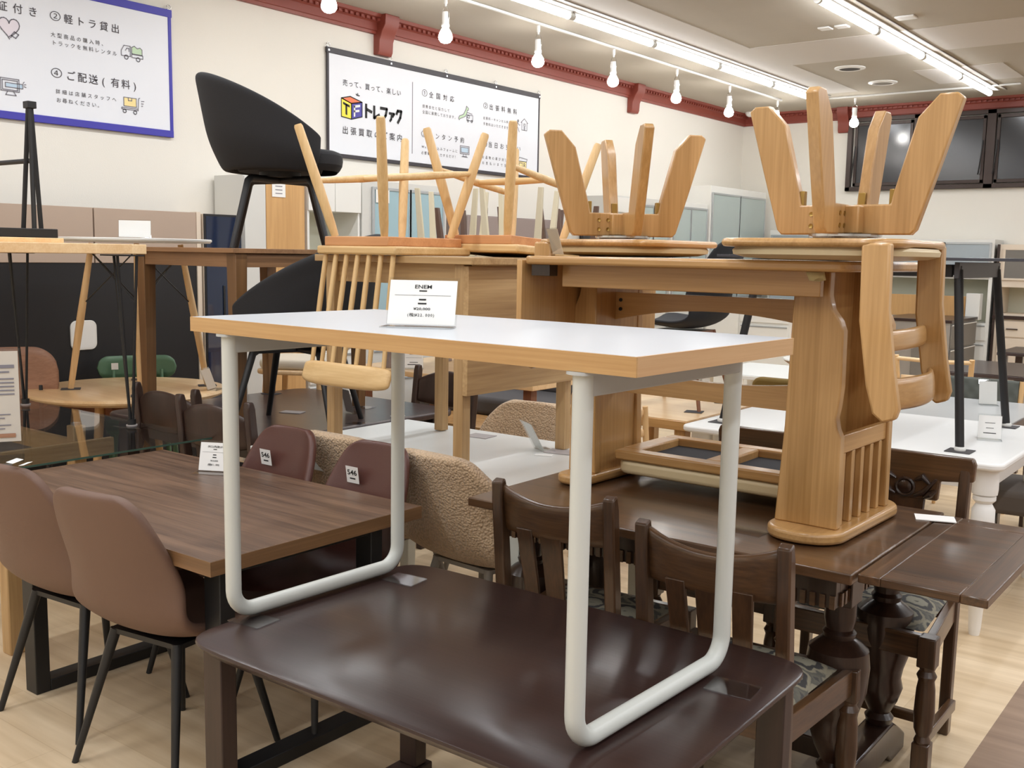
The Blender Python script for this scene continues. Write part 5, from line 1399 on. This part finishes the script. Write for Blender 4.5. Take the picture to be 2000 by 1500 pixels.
# light wood table under the black shell chair
t = slab_table('light_wood_table', 'light wood table carrying the black shell chair, left of the white table', -3.05, -2.31, 4.42, 5.35, 0.71, BIRCH_X, HONEY_X, HONEY_Z, 0.05)
shell_chair('shell_chair', 'black plastic shell chair with brown wooden legs, standing on the light wood table', 'chair', BLACKFAB, TEAK_Z, (-2.63, 4.93, 0.71), math.radians(92), 0.88, 0.25, 0.44, 0.02, None, 0.12, lean=0.10)
for k, (x, y) in enumerate(((-2.43, 4.72), (-2.47, 5.14))):
    pad('black felt pad under the brown chair leg, %s one' % ('nearer', 'farther')[k], x, y, 0.71, 0.09, 0.08, 0.3, BLACKPAD)
def ladder_chair(label, loc, rz, cush=None, group='pale wooden ladder back chairs'):
    t = thing('ladder_chair', label, 'chair', loc, rz, group)
    for sx in (-1, 1):
        G().tube([(sx*0.20, 0.18, 0.60), (sx*0.21, 0.20, 0)], [0.016, 0.014], 10).build('front_leg', BIRCH_Z, t)
        G().tube([(sx*0.19, -0.24, 0.80), (sx*0.19, -0.19, 0.43), (sx*0.20, -0.22, 0)], [0.013, 0.018, 0.013], 10).build('rear_leg', BIRCH_Z, t)
        G().tube([(sx*0.20, -0.22, 0.61), (sx*0.235, 0.0, 0.615), (sx*0.20, 0.19, 0.61)], 0.016, 10).build('arm', BIRCH_X, t)
    G().prism(rrect(-0.21, 0.21, -0.20, 0.21, 0.04), 0.41, 0.44).build('seat_frame', BIRCH_X, t, bevel=0.006)
    G().prism(rrect(-0.20, 0.20, -0.19, 0.20, 0.06), 0.44, 0.475).build('seat_cushion', cush or IVORYSEAT, t, bevel=0.014, seg=3)
    for z in (0.57, 0.67, 0.77):
        G().grid(lambda u, v: ((u-0.5)*0.38, -0.225-0.03*(1-(2*u-1)**2)-0.14*(z-0.6), z-0.022+0.044*v), 11, 3).build('back_slat', BIRCH_X, t, solid=0.014, subsurf=1)
    return t
lc = ladder_chair('pale wooden ladder back chair in front of the light wood table', (-2.62, 4.40, 0), 0.1)
dup(lc, 'pale wooden ladder back armchair right of the beige boucle chair', (-3.18, 4.72, 0), math.radians(160))

# slatted bench, sofa and light table behind the dark table
t = thing('slatted_bench', 'low slatted wooden bench behind the dark table', 'bench', (-4.08, 4.60, 0.13))
for k in range(12):
    y = -0.17+k*0.031
    G().bx(-0.50, 0.50, y-0.011, y+0.011, 0.375, 0.40).build('slat', HONEY_X, t, bevel=0.003)
for x in (-0.46, 0.46):
    G().bx(x-0.025, x+0.025, -0.18, 0.19, 0.33, 0.375).build('cross_rail', HONEY_Y, t, bevel=0.003)
    for y in (-0.15, 0.16): G().bx(x-0.025, x+0.025, y-0.025, y+0.025, -0.13, 0.33).build('leg', HONEY_Z, t, bevel=0.003)
G().bx(-0.44, 0.44, -0.015, 0.015, 0.12, 0.16).build('stretcher', HONEY_X, t, bevel=0.003)
t = thing('grey_sofa', 'low dark grey sofa with wooden frame beyond the slatted bench', 'sofa', (-4.75, 6.35, 0), math.radians(0))
G().bx(-0.8, 0.8, -0.36, 0.34, 0.28, 0.42).build('seat_cushion', GREYSOFA, t, bevel=0.04, seg=4)
G().bx(-0.8, 0.8, 0.24, 0.42, 0.40, 0.72).build('back_cushion', GREYSOFA, t, bevel=0.05, seg=4)
G().bx(-0.84, 0.84, -0.38, 0.40, 0.20, 0.28).build('frame', HONEY_X, t, bevel=0.006)
for x in (-0.8, 0.8):
    for y in (-0.32, 0.34): G().bx(x-0.03, x+0.03, y-0.03, y+0.03, 0, 0.50 if y < 0 else 0.20).build('leg', HONEY_Z, t, bevel=0.004)
t = thing('light_table', 'light topped wooden table with price sign in front of the frosted cupboard', 'table', (-4.30, 5.25, 0))
G().bx(-0.76, 0.76, -0.42, 0.42, 0.70, 0.735).build('tabletop', BIRCH_X, t, bevel=0.004)
for x in (-0.69, 0.69):
    for y in (-0.35, 0.35): G().bx(x-0.03, x+0.03, y-0.03, y+0.03, 0, 0.70).build('leg', TEAK_Z, t, bevel=0.003)
sign('white price sign on the light table before the frosted cupboard', (-4.62, 4.97, 0.735), math.radians(42), 0.13, 0.12, [('-', 0, .75, .4, .04, 0), ('-', 0, .55, .8, .01, 0), ('-', 0, .3, .4, .03, 0), ('-', 0, .18, .6, .04, 0)], 0.15)

# upturned chairs, modelled without their backs, with cream and brown legs on a tall table far behind the oak desk
t = thing('taupe_table', 'taupe legged table on the light table, carrying upturned chairs', 'table', (-4.18, 5.20, 0.7355))
G().bx(-0.64, 0.70, -0.46, 0.36, 0.67, 0.6945).build('tabletop', TAUPE2, t, bevel=0.003)
for x in (-0.60, 0.62):
    for y in (-0.30, 0.30): G().hexa([(x-0.02, y-0.02, 0), (x+0.02, y-0.02, 0), (x+0.02, y+0.02, 0), (x-0.02, y+0.02, 0)], [(x*0.93-0.025, y*0.93-0.025, 0.67), (x*0.93+0.025, y*0.93-0.025, 0.67), (x*0.93+0.025, y*0.93+0.025, 0.67), (x*0.93-0.025, y*0.93+0.025, 0.67)]).build('leg', TAUPE2, t, bevel=0.003)
def upchair(label, loc, rz, legm, h, group):
    t = thing('upturned_chair', label, 'stool', loc, rz, group, ry=PI)
    G().prism(rrect(-0.19, 0.19, -0.19, 0.19, 0.03), h-0.05, h).build('seat', legm, t, bevel=0.008)
    for sx in (-1, 1):
        for sy in (-1, 1):
            a, b = 0.150, 0.178
            G().hexa([(sx*b-0.014, sy*b-0.014, 0), (sx*b+0.014, sy*b-0.014, 0), (sx*b+0.014, sy*b+0.014, 0), (sx*b-0.014, sy*b+0.014, 0)],
                     [(sx*a-0.02, sy*a-0.02, h-0.05), (sx*a+0.02, sy*a-0.02, h-0.05), (sx*a+0.02, sy*a+0.02, h-0.05), (sx*a-0.02, sy*a+0.02, h-0.05)]).build('leg', legm, t, bevel=0.002)
    return t
CREAMLEG = paint('cream_leg_paint', (214, 204, 178), 0.5)
BROWNLEG = paint('brown_leg_wood', (98, 74, 62), 0.5)
grp = 'upturned chairs on the taupe table'
us = upchair('upturned chair with cream legs in front of the frosted cupboard', (-4.20, 4.86, 1.43+0.45), 0.5, CREAMLEG, 0.45, grp)
dup(us, 'upturned chair with cream legs in front of the grey taupe panel', (-3.74, 4.94, 1.43+0.45), 0.35)
ub = upchair('upturned chair with brown legs, leftmost of the brown ones', (-4.42, 5.33, 1.43+0.36), 0.2, BROWNLEG, 0.36, grp)
dup(ub, 'upturned chair with brown legs, middle one of the brown ones', (-3.98, 5.38, 1.43+0.36), 0.5)
dup(ub, 'upturned chair with brown legs beside the cream card sign', (-3.62, 5.36, 1.43+0.36), 0.3)

# ------------------------------------------------------------------ cupboards along the walls
def cupboard(name, label, x, y, rz, w, d, h, bodym, spec, cat='cupboard', top=None):
    """local front is -y, width along x from 0; spec rows: kind, x0, x1, z0, z1"""
    t = thing(name, label, cat, (x, y, 0), rz)
    ni = [s for s in spec if s[0] == 'niche']
    if ni:
        _, a, b, z0, z1 = ni[0]
        g = G(); g.bx(0, w, 0, d, 0, z0); g.bx(0, w, 0, d, z1, h); g.bx(0, a, 0, d, z0, z1); g.bx(b, w, 0, d, z0, z1)
        bo = g.build('body', bodym, t, bevel=0.002)
        G().bx(a, b, d-0.02, d, z0, z1).build('niche_back', SAGE, t, smooth=False)
    else:
        G().bx(0, w, 0, d, 0, h).build('body', bodym, t, bevel=0.002)
    if top: G().bx(-0.015, w+0.015, -0.02, d, h, h+0.03).build('worktop', top, t, bevel=0.003)
    for s in spec:
        k, a, b, z0, z1 = s
        if k == 'niche': continue
        if k in ('frost', 'frost2', 'frost3', 'glass'):
            m = {'frost': FROST, 'frost2': FROST2, 'frost3': FROST3, 'glass': GREYDOOR}[k]
            g = G(); q = 0.022
            g.bx(a, a+q, -0.018, -0.002, z0, z1); g.bx(b-q, b, -0.018, -0.002, z0, z1); g.bx(a+q, b-q, -0.018, -0.002, z0, z0+q); g.bx(a+q, b-q, -0.018, -0.002, z1-q, z1)
            dr = g.build('sliding_door', ALU if k != 'glass' else bodym, t, bevel=0.001)
            G().bx(a+q, b-q, -0.012, -0.006, z0+q, z1-q).build('door_glass', m, dr, smooth=False)
        elif k == 'drawer':
            dr = G().bx(a, b, -0.018, -0.002, z0, z1).build('drawer', bodym, t, bevel=0.002)
            G().bx(a+0.01, b-0.01, -0.024, -0.017, z1-0.022, z1-0.006).build('handle', ALU, dr, bevel=0.001)
        elif k == 'drawerg':
            dr = G().bx(a, b, -0.018, -0.002, z0, z1).build('drawer', GREYDOOR, t, bevel=0.002)
            G().bx(a, b, -0.022, -0.017, z1-0.012, z1).build('finger_rail', WHITE, dr, bevel=0.001)
        elif k == 'knob':
            dr = G().bx(a, b, -0.016, -0.002, z0, z1).build('door', bodym, t, bevel=0.003)
            G().bx(a+0.05, b-0.05, -0.0165, -0.015, z0+0.05, z1-0.05).build('door_field', bodym, dr, bevel=0.001)
            G().lathe([(0.006, 0), (0.006, 0.012), (0.012, 0.018), (0.008, 0.026), (0, 0.027)], (0, 0, 0), 12, Matrix.Translation((b-0.03, -0.016, z1-0.12)) @ Matrix.Rotation(PI/2, 4, 'X')).build('knob', WINFRAME, dr)
        elif k == 'pull':
            dr = G().bx(a, b, -0.016, -0.002, z0, z1).build('drawer', bodym, t, bevel=0.003)
            G().bx((a+b)/2-0.06, (a+b)/2+0.06, -0.035, -0.016, (z0+z1)/2-0.006, (z0+z1)/2+0.006).build('handle', WINFRAME, dr, bevel=0.003)
        else:
            G().bx(a, b, -0.016, -0.002, z0, z1).build('door', WHITE if k == 'white' else bodym, t, bevel=0.002)
    return t
RL = PI/2
XF = -5.85
def card(parent, y0, y1, z0, z1, rows=3):
    """paper stuck on a cupboard front (local front -y, outside the doors)"""
    M = Matrix(((1, 0, 0, 0), (0, 0, 1, -0.021), (0, 1, 0, 0), (0, 0, 0, 1)))
    g = G(); g.bx(y0, y1, -0.0200, -0.0192, z0, z1)
    c = g.build('paper_notice', PAPER, parent, smooth=False, label='white paper notice')
    g = G()
    for k in range(rows): stroke(g, [(y0+(y1-y0)*0.25, z1-(z1-z0)*(k+1)/(rows+1)), (y1-(y1-y0)*0.25, z1-(z1-z0)*(k+1)/(rows+1))], (z1-z0)*0.06, M)
    g.build('lettering', PRINTGREY, c, smooth=False)
cupboard('white_cupboard', 'tall plain grey white cupboard behind the black tub chair', XF, 4.57, RL, 0.18, 0.32, 2.01, GREYWHITE, [('panel', 0.0, 0.18, 0.05, 2.0)])
c = cupboard('wood_cupboard', 'tall narrow orange wood cupboard with a paper notice near its top', XF, 4.755, RL, 0.35, 0.32, 2.02, SIDEWOOD, [('panel', 0.0, 0.35, 0.03, 2.015)])
card(c, 0.05, 0.17, 1.87, 1.97)
cupboard('kitchen_unit', 'white kitchen unit with open niche beside the orange wood cupboard', XF, 5.145, RL, 0.53, 0.32, 2.025, WHITE, [('niche', 0.02, 0.51, 0.95, 1.79), ('white', 0.0, 0.26, 1.79, 2.02), ('white', 0.265, 0.53, 1.79, 2.02), ('drawer', 0.0, 0.53, 0.5, 0.72), ('drawer', 0.0, 0.53, 0.25, 0.48)])
c = cupboard('frosted_cupboard', 'white cupboard with frosted pale blue sliding doors and a paper notice', XF, 5.70, RL, 0.99, 0.32, 2.05, GREYWHITE, [('frost', 0.10, 0.54, 1.0, 2.0), ('frost', 0.52, 0.95, 1.0, 2.0), ('drawer', 0.10, 0.95, 0.5, 0.72), ('drawer', 0.10, 0.95, 0.25, 0.48)])
card(c, 0.13, 0.28, 1.88, 1.98)
c = cupboard('taupe_cupboard', 'grey taupe board cupboard behind the upturned chairs', XF, 6.95, RL, 1.35, 0.32, 1.83, TAUPE2, [('panel', 0.0, 0.67, 0.05, 1.82), ('panel', 0.68, 1.35, 0.05, 1.82)])
t = thing('black_monitor', 'black framed screen on a stand behind the upturned chairs', 'monitor', (-5.6, 8.75, 0), RL)
G().bx(-0.4, 0.4, -0.03, 0.0, 1.25, 1.80).build('screen', BLACKB, t, bevel=0.004)
G().bx(-0.38, 0.38, -0.032, -0.029, 1.27, 1.78).build('screen_glass', PANE, t, smooth=False)
G().bx(-0.04, 0.04, -0.03, 0.02, 0.03, 1.3).build('stand_column', BLACK, t, bevel=0.003)
G().bx(-0.3, 0.3, -0.2, 0.2, 0.0, 0.03).build('stand_foot', BLACK, t, bevel=0.003)
cupboard('shelf_cupboard', 'white fronted cupboard between the upturned swivel chair legs', -5.75, 9.22, RL, 1.15, 0.40, 2.12, GREYWHITE, [('white', 0.0, 0.30, 1.95, 2.10), ('frost2', 0.42, 0.80, 1.0, 2.05), ('frost2', 0.78, 1.14, 1.0, 2.05), ('drawer', 0.0, 1.14, 0.5, 0.75)])
cupboard('frosted_cupboard', 'white cupboard with grey frosted doors left of the tallest one', -5.75, 10.45, RL, 0.86, 0.40, 2.12, WHITE, [('frost2', 0.02, 0.43, 1.0, 2.07), ('frost2', 0.42, 0.84, 1.0, 2.07), ('drawer', 0.02, 0.84, 0.5, 0.75)])
cupboard('frosted_cupboard', 'tallest cupboard with grey frosted sliding doors in the far corner', -5.73, 11.34, RL, 1.58, 0.42, 2.35, WHITE, [('frost2', 0.03, 0.80, 1.0, 2.27), ('frost2', 0.78, 1.55, 1.0, 2.27), ('drawer', 0.03, 0.78, 0.62, 0.95), ('drawer', 0.80, 1.55, 0.62, 0.95), ('drawer', 0.03, 1.55, 0.25, 0.58)])
tag(G().bx(-6.15, -5.85, 8.8, 9.15, 1.84, 1.98).build('black_box', BLACKB, bevel=0.004), 'black box on top of the cupboards left of the swivel chair legs', 'box') if False else None
YF2 = 12.70
cupboard('low_cupboard', 'white cupboard with frosted doors along the far wall corner', -5.55, YF2, 0, 1.05, 0.42, 1.86, WHITE, [('frost3', 0.02, 0.53, 0.9, 1.80), ('frost3', 0.52, 1.03, 0.9, 1.80), ('drawer', 0.02, 1.03, 0.5, 0.8)])
c = cupboard('frosted_cupboard', 'white cupboard with blue grey frosted doors below the dark windows', -4.42, YF2, 0, 1.58, 0.42, 1.755, WHITE, [('niche', 0.04, 1.54, 0.80, 1.30), ('frost3', 0.03, 0.52, 1.32, 1.72), ('frost3', 0.51, 1.05, 1.32, 1.72), ('frost3', 1.03, 1.55, 1.32, 1.72), ('drawer', 0.03, 0.78, 0.60, 0.78), ('drawer', 0.80, 1.55, 0.60, 0.78), ('drawer', 0.03, 0.78, 0.32, 0.56), ('drawer', 0.80, 1.55, 0.32, 0.56), ('drawer', 0.80, 1.55, 0.06, 0.28), ('drawer', 0.03, 0.78, 0.06, 0.28)])
t = cupboard('cream_cupboard', 'cream cupboard with brown side and counter, cut by the right frame edge', -2.78, YF2, 0, 1.2, 0.44, 1.70, CREAM, [('niche', 0.04, 1.16, 0.92, 1.22), ('glass', 0.04, 0.40, 1.30, 1.66), ('glass', 0.41, 0.77, 1.30, 1.66), ('pull', 0.04, 0.34, 0.66, 0.84), ('pull', 0.36, 0.66, 0.66, 0.84), ('knob', 0.04, 0.34, 0.08, 0.64), ('knob', 0.36, 0.66, 0.08, 0.64)])
G().bx(-0.025, 0.0, -0.02, 0.44, 0, 1.70).build('side_board', MAHOG_Z, t, bevel=0.002)
G().bx(-0.025, 1.2, -0.035, 0.42, 0.86, 0.90).build('counter', MAHOG, t, bevel=0.003)
tag(G().bx(-3.95, -3.1, 12.66, 12.69, 0.85, 1.10).build('brown_board', SIDEWOOD, bevel=0.002), 'orange brown board leaning before the white cupboard under the dark windows', 'board')
tag(G().bx(-3.07, -2.92, 12.55, 12.68, 0.84, 1.14).build('white_box', WHITE, bevel=0.004), 'slim white box standing beside the orange brown board', 'box')
# grey kitchen counter
t = cupboard('kitchen_counter', 'grey kitchen counter with dark worktop and drawers, far right', -2.94, 11.45, RL, 1.05, 0.75, 0.85, GREYBODY, [('drawerg', 0.02, 1.03, 0.58, 0.83), ('drawerg', 0.02, 1.03, 0.32, 0.56), ('drawerg', 0.02, 1.03, 0.06, 0.30)], 'counter', MAHOG)
G().bx(-0.012, -0.002, 0.05, 0.38, 0.08, 0.78).build('end_panel', GREYDOOR, t, bevel=0.002)
# shelf units seen through the honey table
c = cupboard('drawer_unit', 'white drawer unit with silver handles seen under the honey table', -5.35, 10.6, 0, 1.0, 0.45, 1.05, WHITE, [('drawer', 0.42, 0.98, 0.80, 1.02), ('drawer', 0.42, 0.98, 0.54, 0.77), ('drawer', 0.42, 0.98, 0.28, 0.51), ('drawer', 0.02, 0.40, 0.54, 1.02)])
c = cupboard('notice_board_shelf', 'orange wood shelf end with white notices, left of the honey pedestal', -4.34, 10.9, 0, 0.55, 0.3, 1.34, SIDEWOOD, [('panel', 0.0, 0.55, 0.02, 1.33)])
card(c, 0.14, 0.32, 0.62, 1.0, 7)
for k in range(3): card(c, 0.02+0.15*k, 0.14+0.15*k, 1.19, 1.29, 2)
